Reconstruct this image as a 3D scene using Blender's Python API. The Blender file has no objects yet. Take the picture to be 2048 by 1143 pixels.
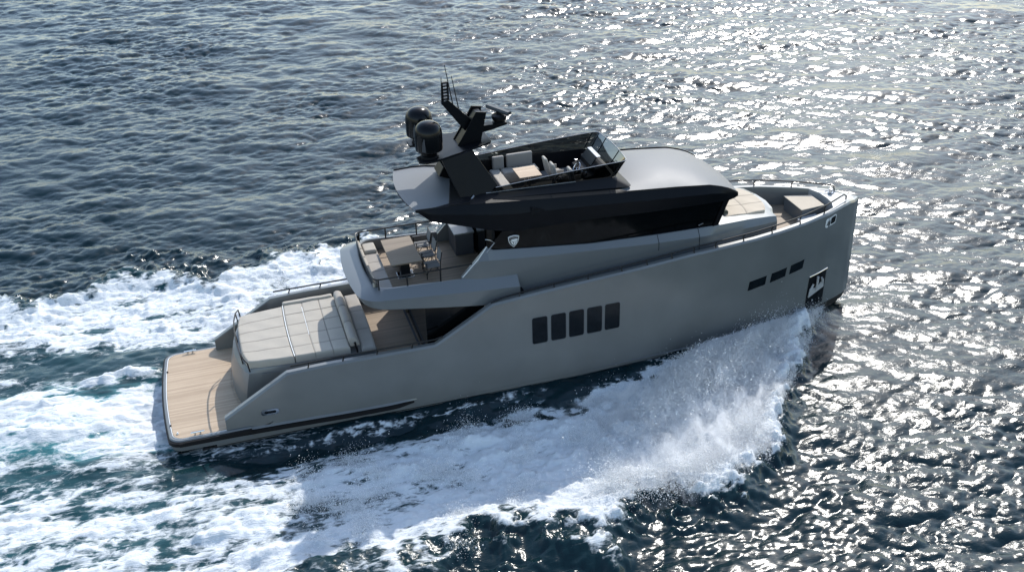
import bpy, bmesh, math, random
import numpy as np
from mathutils import Matrix, Vector

# ------------------------------------------------------------------ camera, sky, sun, exposure
scene = bpy.context.scene
R = math.radians
TRIM = math.atan(0.0315)                       # the yacht runs slightly bow-up
# yacht frame -> world (x forward, y port, z up)
MY = Matrix(((math.cos(TRIM), 0, -math.sin(TRIM), 0), (0, 1, 0, 0),
             (math.sin(TRIM), 0, math.cos(TRIM), 0), (0, 0, 0, 1)))

cd = bpy.data.cameras.new('camera')
cam = bpy.data.objects.new('camera', cd)
scene.collection.objects.link(cam)
cd.sensor_width = 36.0
cd.lens = 36.0 * 2200.0 / 2048.0
cd.clip_start = 0.5
cd.clip_end = 20000
az, pit = R(17.0016), R(29.1346)
fw = Vector((math.cos(pit) * math.sin(az), math.cos(pit) * math.cos(az), -math.sin(pit)))
rt = Vector((math.cos(az), -math.sin(az), 0))
up = rt.cross(fw)
cam.matrix_world = Matrix(((rt.x, up.x, -fw.x, 2.31719), (rt.y, up.y, -fw.y, -35.09289),
                           (rt.z, up.z, -fw.z, 23.49122), (0, 0, 0, 1)))
scene.camera = cam

SUN_AZ, SUN_EL = R(36), R(43)                  # azimuth from +Y towards +X
world = bpy.data.worlds.new('World')
scene.world = world
world.use_nodes = True
wn = world.node_tree
bg = wn.nodes['Background']
sky = wn.nodes.new('ShaderNodeTexSky')
sky.sky_type = 'NISHITA'
sky.sun_disc = False
sky.sun_elevation = SUN_EL
sky.sun_rotation = SUN_AZ
sky.altitude = 0
sky.air_density = 1.25
sky.dust_density = 0.8
sky.ozone_density = 0.7
wn.links.new(sky.outputs[0], bg.inputs[0])
bg.inputs[1].default_value = 0.15

ld = bpy.data.lights.new('sun', 'SUN')
ld.energy = 2.6
ld.angle = R(0.53)
ld.color = (1.0, 0.965, 0.905)
sun = bpy.data.objects.new('sun', ld)
scene.collection.objects.link(sun)
sd = Vector((math.sin(SUN_AZ) * math.cos(SUN_EL), math.cos(SUN_AZ) * math.cos(SUN_EL), math.sin(SUN_EL)))
sun.rotation_euler = sd.to_track_quat('Z', 'Y').to_euler()
sun.location = (0, 0, 60)

scene.view_settings.view_transform = 'Standard'
scene.view_settings.look = 'None'
scene.view_settings.exposure = 0.88
scene.view_settings.gamma = 1.0
scene.cycles.use_denoising = True
scene.cycles.denoiser = 'OPENIMAGEDENOISE'
scene.cycles.denoising_input_passes = 'RGB_ALBEDO_NORMAL'
scene.cycles.denoising_prefilter = 'ACCURATE'
scene.cycles.max_bounces = 10
scene.cycles.volume_bounces = 8
scene.cycles.volume_step_rate = 1.0
scene.cycles.transparent_max_bounces = 16
scene.cycles.sample_clamp_indirect = 6.0
scene.cycles.caustics_reflective = False
scene.cycles.caustics_refractive = False

C = scene.collection
rng = np.random.default_rng(11)
random.seed(5)


# ------------------------------------------------------------------ materials
def nodes_of(name):
    m = bpy.data.materials.new(name)
    m.use_nodes = True
    nt = m.node_tree
    return m, nt, nt.nodes['Principled BSDF']


def paint(name, col, rough=0.4, metal=0.0, coat=0.0, vary=0.08, bump=0.0, scale=3.0, spec=0.5):
    m, nt, p = nodes_of(name)
    p.inputs['Roughness'].default_value = rough
    p.inputs['Metallic'].default_value = metal
    p.inputs['Coat Weight'].default_value = coat
    p.inputs['Coat Roughness'].default_value = 0.08
    p.inputs['Specular IOR Level'].default_value = spec
    tc = nt.nodes.new('ShaderNodeTexCoord')
    nz = nt.nodes.new('ShaderNodeTexNoise')
    nz.inputs['Scale'].default_value = scale
    nz.inputs['Detail'].default_value = 6
    nt.links.new(tc.outputs['Object'], nz.inputs['Vector'])
    mx = nt.nodes.new('ShaderNodeMix'); mx.data_type = 'RGBA'
    mx.inputs[6].default_value = (*[c * (1 - vary) for c in col], 1)
    mx.inputs[7].default_value = (*[min(1, c * (1 + vary)) for c in col], 1)
    nt.links.new(nz.outputs['Fac'], mx.inputs[0])
    nt.links.new(mx.outputs[2], p.inputs['Base Color'])
    mr = nt.nodes.new('ShaderNodeMapRange')
    mr.inputs['To Min'].default_value = max(0.02, rough - 0.06)
    mr.inputs['To Max'].default_value = rough + 0.06
    nt.links.new(nz.outputs['Fac'], mr.inputs['Value'])
    nt.links.new(mr.outputs[0], p.inputs['Roughness'])
    if bump:
        n2 = nt.nodes.new('ShaderNodeTexNoise')
        n2.inputs['Scale'].default_value = scale * 25
        n2.inputs['Detail'].default_value = 3
        nt.links.new(tc.outputs['Object'], n2.inputs['Vector'])
        b = nt.nodes.new('ShaderNodeBump')
        b.inputs['Strength'].default_value = bump
        b.inputs['Distance'].default_value = 0.01
        nt.links.new(n2.outputs['Fac'], b.inputs['Height'])
        nt.links.new(b.outputs[0], p.inputs['Normal'])
    return m


def teak_mat(name, dark=1.0, pitch=0.075):
    m, nt, p = nodes_of(name)
    tc = nt.nodes.new('ShaderNodeTexCoord')
    sp = nt.nodes.new('ShaderNodeSeparateXYZ')
    nt.links.new(tc.outputs['Object'], sp.inputs[0])

    def mth(op, a, b=None):
        n = nt.nodes.new('ShaderNodeMath'); n.operation = op
        for i, v in enumerate((a, b)):
            if v is None: continue
            if isinstance(v, (int, float)): n.inputs[i].default_value = v
            else: nt.links.new(v, n.inputs[i])
        return n.outputs[0]
    row = mth('DIVIDE', sp.outputs['Y'], pitch)
    fr = mth('FRACT', row)
    idx = mth('FLOOR', row)
    seam = mth('LESS_THAN', fr, 0.09)
    wn_ = nt.nodes.new('ShaderNodeTexWhiteNoise'); wn_.noise_dimensions = '1D'
    nt.links.new(idx, wn_.inputs['W'])
    st = nt.nodes.new('ShaderNodeMapping')
    st.inputs['Scale'].default_value = (1.2, 22, 6)
    nt.links.new(tc.outputs['Object'], st.inputs['Vector'])
    nz = nt.nodes.new('ShaderNodeTexNoise'); nz.inputs['Scale'].default_value = 1.6; nz.inputs['Detail'].default_value = 7
    nt.links.new(st.outputs[0], nz.inputs['Vector'])
    n2 = nt.nodes.new('ShaderNodeTexNoise'); n2.inputs['Scale'].default_value = 1.1; n2.inputs['Detail'].default_value = 4
    nt.links.new(tc.outputs['Object'], n2.inputs['Vector'])
    v = mth('ADD', mth('MULTIPLY', wn_.outputs['Value'], 0.38), mth('MULTIPLY', nz.outputs['Fac'], 0.55))
    v = mth('ADD', v, mth('MULTIPLY', n2.outputs['Fac'], 0.25))
    cr = nt.nodes.new('ShaderNodeValToRGB')
    cr.color_ramp.elements[0].position = 0.2
    cr.color_ramp.elements[0].color = (0.265 * dark, 0.187 * dark, 0.118 * dark, 1)
    cr.color_ramp.elements[1].position = 0.95
    cr.color_ramp.elements[1].color = (0.47 * dark, 0.358 * dark, 0.248 * dark, 1)
    nt.links.new(v, cr.inputs[0])
    mx = nt.nodes.new('ShaderNodeMix'); mx.data_type = 'RGBA'
    mx.inputs[7].default_value = (0.14 * dark, 0.10 * dark, 0.07 * dark, 1)
    nt.links.new(mth('MULTIPLY', seam, 0.38), mx.inputs[0]); nt.links.new(cr.outputs[0], mx.inputs[6])
    nt.links.new(mx.outputs[2], p.inputs['Base Color'])
    p.inputs['Roughness'].default_value = 0.62
    return m


def fabric(name, col):
    m, nt, p = nodes_of(name)
    tc = nt.nodes.new('ShaderNodeTexCoord')
    nz = nt.nodes.new('ShaderNodeTexNoise'); nz.inputs['Scale'].default_value = 2.2; nz.inputs['Detail'].default_value = 8
    nt.links.new(tc.outputs['Object'], nz.inputs['Vector'])
    mx = nt.nodes.new('ShaderNodeMix'); mx.data_type = 'RGBA'
    mx.inputs[6].default_value = (*[c * 0.88 for c in col], 1)
    mx.inputs[7].default_value = (*[min(1, c * 1.08) for c in col], 1)
    sa = nt.nodes.new('ShaderNodeAttribute'); sa.attribute_name = 'seam'
    m2 = nt.nodes.new('ShaderNodeMix'); m2.data_type = 'RGBA'
    m2.inputs[7].default_value = (*[c * 0.42 for c in col], 1)
    nt.links.new(sa.outputs['Fac'], m2.inputs[0]); nt.links.new(mx.outputs[2], m2.inputs[6])
    nt.links.new(nz.outputs['Fac'], mx.inputs[0]); nt.links.new(m2.outputs[2], p.inputs['Base Color'])
    p.inputs['Roughness'].default_value = 0.85
    p.inputs['Sheen Weight'].default_value = 0.15
    n2 = nt.nodes.new('ShaderNodeTexNoise'); n2.inputs['Scale'].default_value = 9; n2.inputs['Detail'].default_value = 4
    nt.links.new(tc.outputs['Object'], n2.inputs['Vector'])
    b = nt.nodes.new('ShaderNodeBump'); b.inputs['Strength'].default_value = 0.25; b.inputs['Distance'].default_value = 0.02
    nt.links.new(n2.outputs['Fac'], b.inputs['Height']); nt.links.new(b.outputs[0], p.inputs['Normal'])
    return m


def tinted_glass(name, tint=0.35, col=(0.55, 0.6, 0.62)):
    m, nt, p = nodes_of(name)
    out = nt.nodes['Material Output']
    tr = nt.nodes.new('ShaderNodeBsdfTransparent')
    tr.inputs[0].default_value = (*[c * tint for c in col], 1)
    gl = nt.nodes.new('ShaderNodeBsdfGlossy'); gl.inputs['Roughness'].default_value = 0.03
    gl.inputs[0].default_value = (0.9, 0.9, 0.9, 1)
    fr = nt.nodes.new('ShaderNodeFresnel'); fr.inputs[0].default_value = 1.5
    mx = nt.nodes.new('ShaderNodeMixShader')
    fm = nt.nodes.new('ShaderNodeMath'); fm.operation = 'MULTIPLY'; fm.inputs[1].default_value = 0.22
    nt.links.new(fr.outputs[0], fm.inputs[0]); nt.links.new(fm.outputs[0], mx.inputs[0]); nt.links.new(tr.outputs[0], mx.inputs[1]); nt.links.new(gl.outputs[0], mx.inputs[2])
    nt.links.new(mx.outputs[0], out.inputs[0])
    nt.nodes.remove(p)
    return m


M = {}
M['hull'] = paint('hull_grey_paint', (0.148, 0.152, 0.147), 0.34, 0.15, 0.3, 0.30, 0, 0.5)
M['house'] = paint('superstructure_grey_paint', (0.135, 0.143, 0.146), 0.36, 0.15, 0.15, 0.06, 0, 0.8)
M['light'] = paint('light_grey_gelcoat', (0.36, 0.355, 0.345), 0.4, 0.0, 0.1, 0.04, 0, 1.2)
M['roof'] = paint('roof_silver_gloss', (0.145, 0.15, 0.155), 0.5, 0.0, 0.0, 0.05, 0, 0.8, 0.22)
M['black'] = paint('black_gloss_paint', (0.004, 0.0045, 0.006), 0.34, 0, 0.0, 0.15, 0, 2, 0.13)
M['matt'] = paint('black_matt_paint', (0.005, 0.0055, 0.007), 0.5, 0, 0, 0.15, 0, 4, 0.2)
M['rail'] = paint('black_rail_metal', (0.006, 0.006, 0.007), 0.4, 0, 0, 0.1, 0, 4, 0.3)
M['rubber'] = paint('black_rubber', (0.006, 0.006, 0.007), 0.6, 0, 0, 0.2, 0, 6, 0.25)
M['anti'] = paint('dark_antifouling', (0.012, 0.011, 0.010), 0.6, 0, 0, 0.3, 0.2, 3)
M['steel'] = paint('polished_steel', (0.62, 0.62, 0.62), 0.16, 1.0, 0, 0.03, 0, 5)
M['white'] = paint('white_trim', (0.72, 0.72, 0.70), 0.35, 0, 0.2, 0.03, 0, 5)
M['darkglass'] = paint('dark_window_glass', (0.002, 0.0025, 0.003), 0.08, 0, 0, 0.1, 0, 2, 0.12)
M['pane'] = paint('hull_window_glass', (0.004, 0.006, 0.008), 0.04, 0, 0, 0.1, 0, 2, 0.25)
M['glass'] = tinted_glass('smoked_glass', 0.10)
M['teak'] = teak_mat('teak_planking')
M['teakshade'] = teak_mat('teak_planking_shaded', 0.62)  # same teak, darkened so its colour carries the shade on the decks
M['dome'] = paint('black_dome_gloss', (0.003, 0.0032, 0.004), 0.2, 0, 0, 0.15, 0, 2, 0.2)
M['graphite'] = paint('graphite_paint', (0.035, 0.036, 0.038), 0.4, 0, 0, 0.08, 0, 3, 0.3)
M['slate'] = paint('slate_grey_paint', (0.05, 0.052, 0.058), 0.45, 0, 0, 0.08, 0, 3, 0.3)
M['table'] = teak_mat('oak_table_top', 1.15, 0.16)
M['tabledark'] = teak_mat('dark_shaded_wood', 0.42, 0.14)  # dark wood, tone lowered to paint in the shade over the dining table
M['cushion'] = fabric('beige_cushion_fabric', (0.355, 0.32, 0.268))
M['cream'] = fabric('cream_cushion_fabric', (0.46, 0.385, 0.29))
M['cushion2'] = fabric('grey_cushion_fabric', (0.29, 0.262, 0.228))
M['olive'] = fabric('olive_cushion_fabric', (0.07, 0.075, 0.055))
M['chairweb'] = fabric('grey_chair_mesh', (0.12, 0.12, 0.12))
M['piping'] = fabric('dark_piping', (0.17, 0.155, 0.14))
M['grime'] = paint('brushed_grey', (0.33, 0.33, 0.33), 0.3, 0.7, 0, 0.05, 0, 6)


# ------------------------------------------------------------------ mesh helpers
class MB:
    def __init__(s): s.v, s.f = [], []

    def add(s, vs, fs):
        o = len(s.v)
        s.v += [tuple(map(float, p)) for p in vs]
        s.f += [tuple(i + o for i in f) for f in fs]
        return s

    def box(s, a, b, taper=None):
        x0, y0, z0 = a; x1, y1, z1 = b
        vs = [(x0, y0, z0), (x1, y0, z0), (x1, y1, z0), (x0, y1, z0), (x0, y0, z1), (x1, y0, z1), (x1, y1, z1), (x0, y1, z1)]
        return s.add(vs, [(3, 2, 1, 0), (4, 5, 6, 7), (0, 1, 5, 4), (1, 2, 6, 5), (2, 3, 7, 6), (3, 0, 4, 7)])

    def hexa(s, lo, hi):
        return s.add(list(lo) + list(hi), [(3, 2, 1, 0), (4, 5, 6, 7), (0, 1, 5, 4), (1, 2, 6, 5), (2, 3, 7, 6), (3, 0, 4, 7)])

    def prism(s, poly, axis, a, b):
        """poly: 2D points; axis 'y' -> (x,z), 'z' -> (x,y), 'x' -> (y,z)"""
        def P(p, t):
            return {'y': (p[0], t, p[1]), 'z': (p[0], p[1], t), 'x': (t, p[0], p[1])}[axis]
        n = len(poly)
        vs = [P(p, a) for p in poly] + [P(p, b) for p in poly]
        fs = [tuple(range(n))[::-1], tuple(range(n, 2 * n))] + [(i, (i + 1) % n, n + (i + 1) % n, n + i) for i in range(n)]
        return s.add(vs, fs)

    def loft(s, rings, closed=True, cap0=False, cap1=False):
        n = len(rings[0]); vs = [p for r in rings for p in r]; fs = []
        for k in range(len(rings) - 1):
            for i in range(n if closed else n - 1):
                j = (i + 1) % n
                fs.append((k * n + i, k * n + j, (k + 1) * n + j, (k + 1) * n + i))
        if cap0: fs.append(tuple(range(n))[::-1])
        if cap1: fs.append(tuple((len(rings) - 1) * n + i for i in range(n)))
        return s.add(vs, fs)

    def tube(s, path, r, seg=8, cap=True):
        path = [Vector(p) for p in path]
        rings = []
        nrm = None
        for i, p in enumerate(path):
            t = (path[min(i + 1, len(path) - 1)] - path[max(i - 1, 0)]).normalized()
            if nrm is None:
                a = Vector((0, 0, 1)) if abs(t.z) < 0.9 else Vector((1, 0, 0))
                nrm = (a - t * a.dot(t)).normalized()
            else:
                nrm = (nrm - t * nrm.dot(t)).normalized()
            bn = t.cross(nrm)
            rr = r[i] if isinstance(r, (list, tuple)) else r
            rings.append([tuple(p + rr * (math.cos(2 * math.pi * k / seg) * nrm + math.sin(2 * math.pi * k / seg) * bn)) for k in range(seg)])
        return s.loft(rings, True, cap, cap)

    def lathe(s, c, prof, seg=32):
        rings = [[(c[0] + r * math.cos(2 * math.pi * k / seg), c[1] + r * math.sin(2 * math.pi * k / seg), c[2] + z) for k in range(seg)] for r, z in prof]
        return s.loft(rings, True, True, True)

    def mirror(s):
        o = len(s.v)
        s.v += [(x, -y, z) for x, y, z in s.v[:o]]
        s.f += [tuple(i + o for i in f)[::-1] for f in s.f[:]]
        return s

    def pair(s, *k, **kw):
        """this piece and its mirror image on the other side, two objects"""
        q = MB(); q.v = [(x, -y, z) for x, y, z in s.v]; q.f = [f[::-1] for f in s.f]
        return s.build(*k, **kw), q.build(*k, **kw)

    def build(s, name, mat, parent=None, smooth=30, bevel=0.0, label=None, seg=2):
        me = bpy.data.meshes.new(name)
        me.from_pydata(s.v, [], s.f)
        me.materials.append(mat)
        bm = bmesh.new(); bm.from_mesh(me)
        bmesh.ops.remove_doubles(bm, verts=bm.verts, dist=1e-5)
        bmesh.ops.dissolve_degenerate(bm, edges=bm.edges, dist=1e-5)
        bmesh.ops.recalc_face_normals(bm, faces=bm.faces)
        bm.to_mesh(me); bm.free()
        if smooth:
            me.polygons.foreach_set('use_smooth', [True] * len(me.polygons))
            me.set_sharp_from_angle(angle=R(smooth))
        o = bpy.data.objects.new(name, me)
        C.objects.link(o)
        if parent is not None: o.parent = parent
        if bevel:
            b = o.modifiers.new('bevel', 'BEVEL'); b.width = bevel; b.segments = seg
            b.limit_method = 'ANGLE'; b.angle_limit = R(35); b.harden_normals = False
        if label: o['label'] = label
        return o


def tag(o, label, cat, group=None, kind=None):
    if label: o['label'] = label
    if cat: o['category'] = cat
    if group: o['group'] = group
    if kind: o['kind'] = kind
    return o


def empty(name, local):
    o = bpy.data.objects.new(name, None)
    C.objects.link(o)
    o.empty_display_size = 0.3
    o.matrix_world = MY @ Matrix.Translation(local)
    return o


def lerp(x, xs, ys): return float(np.interp(x, xs, ys))


def arc(cx, cy, r, a0, a1, n=8):
    return [(cx + r * math.cos(R(a0 + (a1 - a0) * i / n)), cy + r * math.sin(R(a0 + (a1 - a0) * i / n))) for i in range(n + 1)]


# ------------------------------------------------------------------ sea
def ss(a, b, x):
    t = np.clip((x - a) / (b - a), 0, 1)
    return t * t * (3 - 2 * t)


def ocean_tile(N, L, seed, peak, wdir, spread, lo, p=4.0):
    """random wave field on an N x N periodic tile of L metres: height and its sideways (choppy) displacement"""
    g = np.random.default_rng(seed)
    k1 = np.fft.fftfreq(N, L / N) * 2 * np.pi
    kx, ky = np.meshgrid(k1, k1)
    k = np.hypot(kx, ky); k[0, 0] = 1
    kp = 2 * np.pi / peak
    c = (kx * math.cos(wdir) + ky * math.sin(wdir)) / k
    D = (1 - spread) * np.abs(c) ** 3 + spread
    P = np.exp(-1.25 * (kp / k) ** 2) / k ** p * D * np.exp(-(k * lo / 6.28) ** 2)
    P[0, 0] = 0
    H = np.sqrt(P) * (g.normal(size=(N, N)) + 1j * g.normal(size=(N, N)))
    h = np.fft.ifft2(H).real
    s = 1 / h.std()
    dx = np.fft.ifft2(-1j * kx / k * H).real * s
    dy = np.fft.ifft2(-1j * ky / k * H).real * s
    return h * s, dx, dy


def noise_tile(N, L, seed, big, small, p=3.0):
    return ocean_tile(N, L, seed, big, 0, 1.0, small, p)[0]


def samp(F, L, X, Y):
    N = F.shape[0]
    u = (X / L * N) % N; v = (Y / L * N) % N
    i = np.floor(u).astype(np.int64); j = np.floor(v).astype(np.int64)
    a = u - i; b = v - j
    i %= N; j %= N; i2 = (i + 1) % N; j2 = (j + 1) % N
    return (F[j, i] * (1 - a) + F[j, i2] * a) * (1 - b) + (F[j2, i] * (1 - a) + F[j2, i2] * a) * b


def grid_axis(segs, far):
    """segs: (start, end, step0, step1); then growing steps out to the horizon on both sides"""
    out = [segs[0][0]]
    for a, b, s0, s1 in segs:
        x = out[-1]
        while x < b - 1e-6:
            t = (x - a) / (b - a)
            x += s0 + (s1 - s0) * t
            out.append(x)
    st = segs[-1][3]; x = out[-1]
    while x < far: st *= 1.22; x += st; out.append(x)
    st = segs[0][2]; x = out[0]; pre = []
    while x > -far: st *= 1.22; x -= st; pre.append(x)
    return np.array(pre[::-1] + out)

XA = grid_axis([(-17, 34, .075, .075), (34, 76, .09, .14)], 5000)
YA = grid_axis([(-19, 14, .075, .075), (14, 70, .08, .20)], 5000)
GXs, GYs = np.meshgrid(XA, YA)

H1, D1x, D1y = ocean_tile(1024, 61.0, 3, 8.5, R(-97), .03, .28, 3.8)
H2, D2x, D2y = ocean_tile(1024, 37.0, 8, 1.7, R(-90), .10, .16, 3.5)
fade = np.clip(1.2 - np.hypot(GXs - 20, GYs - 15) / 900, 0, 1)
A1, A2 = .058, .018
A2 = A2 * np.clip(1 + .45 * samp(noise_tile(256, 113.0, 31, 40.0, 6.0, 3.0), 113.0, GXs, GYs), .3, 2)
hx_ = A1 * samp(H1, 61.0, GXs, GYs) + A2 * samp(H2, 37.0, GXs + 3, GYs + 9)
cx_ = A1 * samp(D1x, 61.0, GXs, GYs) + A2 * samp(D2x, 37.0, GXs + 3, GYs + 9)
cy_ = A1 * samp(D1y, 61.0, GXs, GYs) + A2 * samp(D2y, 37.0, GXs + 3, GYs + 9)

NT = noise_tile(512, 23.0, 21, 4.0, .25, 2.6)          # medium lumps
NF = noise_tile(1024, 17.0, 22, .9, .10, 2.4)          # fine froth
NB = noise_tile(512, 47.0, 23, 9.0, 1.2, 3.2)          # broad patches
nt_, nf_, nb_ = samp(NT, 23.0, GXs, GYs), samp(NF, 17.0, GXs, GYs), samp(NB, 47.0, GXs, GYs)
# froth is drawn out along the track
ns_ = samp(NT, 23.0, GXs * .35 + 5, GYs * 1.3 + 2)

so_x = [-17, -12, -2, 3.5, 8, 11, 14, 16.5, 18.5, 20.2, 21, 22, 23.5, 24.9, 26.3, 26.9]
so_y = [10.6, 10.6, 10.8, 11.2, 11.3, 10.8, 10.4, 10.6, 9.9, 8.5, 7.0, 5.8, 4.2, 2.5, .9, .3]
si_x = [-17, -12, -5.5, -.7, 4, 9.6, 12.4, 14.2, 16, 17.7, 20.4, 24, 26.9]
si_y = [1.0, 1.6, 2.5, 3.9, 4.1, 3.75, 3.65, 3.9, 3.2, 2.8, 2.0, 1.0, 0.0]
hull_x = [-.1, 0, 2, 14, 17, 20, 22, 23.2, 24.4, 25.8, 27, 28]
hull_w = [0, 2.9, 2.85, 2.85, 2.8, 2.65, 2.4, 2.1, 1.75, 1.25, .6, 0]

x_, y_ = GXs, GYs
ay = np.abs(y_)
stb = y_ < 0
wob = .55 * nb_ * np.clip((22 - x_) / 8, 0, 1) + .28 * nt_
outer = np.where(stb, np.interp(x_, so_x, so_y), np.interp(x_, [-17, -12, -6, -2, 1, 5, 9, 14, 18, 20.2, 22, 23.5, 24.9, 26.3, 26.9], [9.8, 9.9, 10.1, 10.9, 11.0, 10.7, 10.9, 10.3, 9.3, 8.0, 5.6, 4.1, 2.5, .9, .3])) + wob
inner = np.where(stb, np.interp(x_, si_x, si_y), np.interp(x_, [-17, -6, -2, 2, 4, 27], [5.0, 5.4, 4.6, 4.3, 3.2, 0.2])) + .22 * nt_ + .25 * ns_
dO, dI = outer - ay, ay - inner
infront = (x_ < 26.9)
ow = np.interp(x_, [4, 12, 19], [2.6, 2.0, .9])
band = ss(-.25 * ow, .9 * ow, dO) * ss(-.2, .9, dI) * infront
dens = np.where(stb, np.interp(x_, [-17, -8, 2, 9, 13, 22, 27], [.60, .61, .66, .82, 1.0, 1.15, 1.1]),
                np.interp(x_, [-17, -8, 2, 27], [.74, .78, .86, 1.1]))
# ragged streaks behind; solid froth ahead
strk = np.interp(x_, [-17, 3, 12, 17], [1, 1, .55, .15])
foam = band * (dens + strk * (.13 * ns_ + .10 * nt_) + .04 * nf_)
crest_band = np.exp(-((dO - 1.0) / .9) ** 2) * infront
foam += .20 * crest_band * band
# propeller wash astern
wl = np.interp(x_, [-17, -6, -2, -.2, .3], [-.2, -1.4, -2.4, -2.9, -2.9]) + .3 * ns_
wu = np.interp(x_, [-17, -6, -2, -.2, .3], [3.2, 2.7, 2.5, 2.6, 2.6]) + .25 * ns_
wash = ss(-.1, .8, y_ - wl) * ss(-.1, .7, wu - y_) * ss(.6, -.1, x_)
foam = np.maximum(foam, wash * (np.interp(x_, [-8, -4, -1], [.62, .80, .98]) + .12 * ns_ + .06 * nt_))
# lacy, half open water between the wash and the side wakes
lace = ss(2, -1.5, x_) * ss(outer + .2, outer - 1.2, ay)
lace_d = .43 - .17 * ss(2.4, 3.2, y_)
foam = np.maximum(foam, lace * (lace_d + .10 * ns_ + .06 * nt_))
# thread of foam shed along the hull side
hw_ = np.interp(x_, hull_x, hull_w)
thr = np.exp(-((ay - hw_ - .45 - .12 * ns_) / .22) ** 2) * ss(-.5, 3, x_) * ss(17, 11, x_)
foam = np.maximum(foam, thr * (.50 + .12 * nf_))
foam = np.maximum(foam, .40 * ss(1.4, .1, ay - hw_ - .1) * ss(-1, 1, x_) * ss(9, 3, x_))
foam = np.clip(foam, 0, 1.15)
aer = np.clip(band * .12 + wash * .8 + lace * .10 + .35 * np.exp(-((y_ + 1.0) / 1.2) ** 2) * ss(-1, -4, x_), 0, 1)

# heights: water climbs the bow, a thrown crest runs aft, hollow and humps astern
dh = np.clip(ay - hw_, 0, None)
alongside = np.interp(x_, [-1, 0, 3, 8, 17, 22, 24.5, 26.3, 27.2], [0, -.05, .05, .20, .46, .66, .66, .35, 0])
rise = alongside * np.exp(-(dh / np.interp(x_, [0, 14, 20, 26], [1.1, 1.1, 1.5, .9])) ** 2) * (x_ > -1)
cr_amp = np.interp(x_, [-17, -5, 6, 14, 18, 21.5, 24.5, 26.5, 27], [.34, .36, .36, .40, .46, .52, .45, .22, 0])
crest = cr_amp * np.exp(-((dO - .75) / np.interp(x_, [-17, 10, 20, 27], [.9, .9, 1.1, .5])) ** 2)
trough = -.18 * np.exp(-((ay - (hw_ + 1.1)) / .7) ** 2) * ss(-1, 4, x_) * ss(17, 12, x_)
stern = -.22 * np.exp(-((x_ + .3) / .9) ** 2) * np.exp(-(y_ / 2.6) ** 2) + .42 * np.exp(-((y_ + .2) / 1.0) ** 2) * ss(-1, -4, x_) + .14 * np.exp(-((y_ - 2.0) / .6) ** 2) * ss(-.6, -2.5, x_)
froth = foam ** 1.5
lump = froth * (np.interp(x_, [6, 16, 24], [.032, .09, .10]) * nt_ + np.interp(x_, [4, 12], [.05, .045]) * ns_ + .016 * nf_ + .05 * np.abs(nf_) * np.interp(x_, [0, 12, 22], [0, .2, .35]))
calm = 1 + .1 * np.clip(foam, 0, 1)
Z = hx_ * fade * calm + (rise + crest + trough + stern) * 1.0 + lump
inside = (ay < hw_ - .25) & (x_ > .3) & (x_ < 27.4)
Z = np.where(inside, np.minimum(Z, -.35), Z)
ch = .95 * fade * (1 - .6 * np.clip(foam * 1.5, 0, 1))
PX_, PY_ = x_ + ch * cx_, y_ + ch * cy_

ny, nx_ = x_.shape
me = bpy.data.meshes.new('water')
co = np.stack([PX_, PY_, Z], -1).reshape(-1, 3).astype(np.float32)
me.vertices.add(len(co)); me.vertices.foreach_set('co', co.ravel())
ii = (np.arange(ny - 1)[:, None] * nx_ + np.arange(nx_ - 1)[None, :]).ravel()
quads = np.stack([ii, ii + 1, ii + 1 + nx_, ii + nx_], -1).astype(np.int32)
me.loops.add(quads.size); me.loops.foreach_set('vertex_index', quads.ravel())
me.polygons.add(len(quads)); me.polygons.foreach_set('loop_start', np.arange(0, quads.size, 4, dtype=np.int32))
me.polygons.foreach_set('use_smooth', np.ones(len(quads), dtype=bool))
for nm, arr in (('foam', foam), ('aer', aer)):
    at = me.attributes.new(nm, 'FLOAT', 'POINT')
    at.data.foreach_set('value', arr.ravel().astype(np.float32))
me.update(); me.validate()


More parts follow.
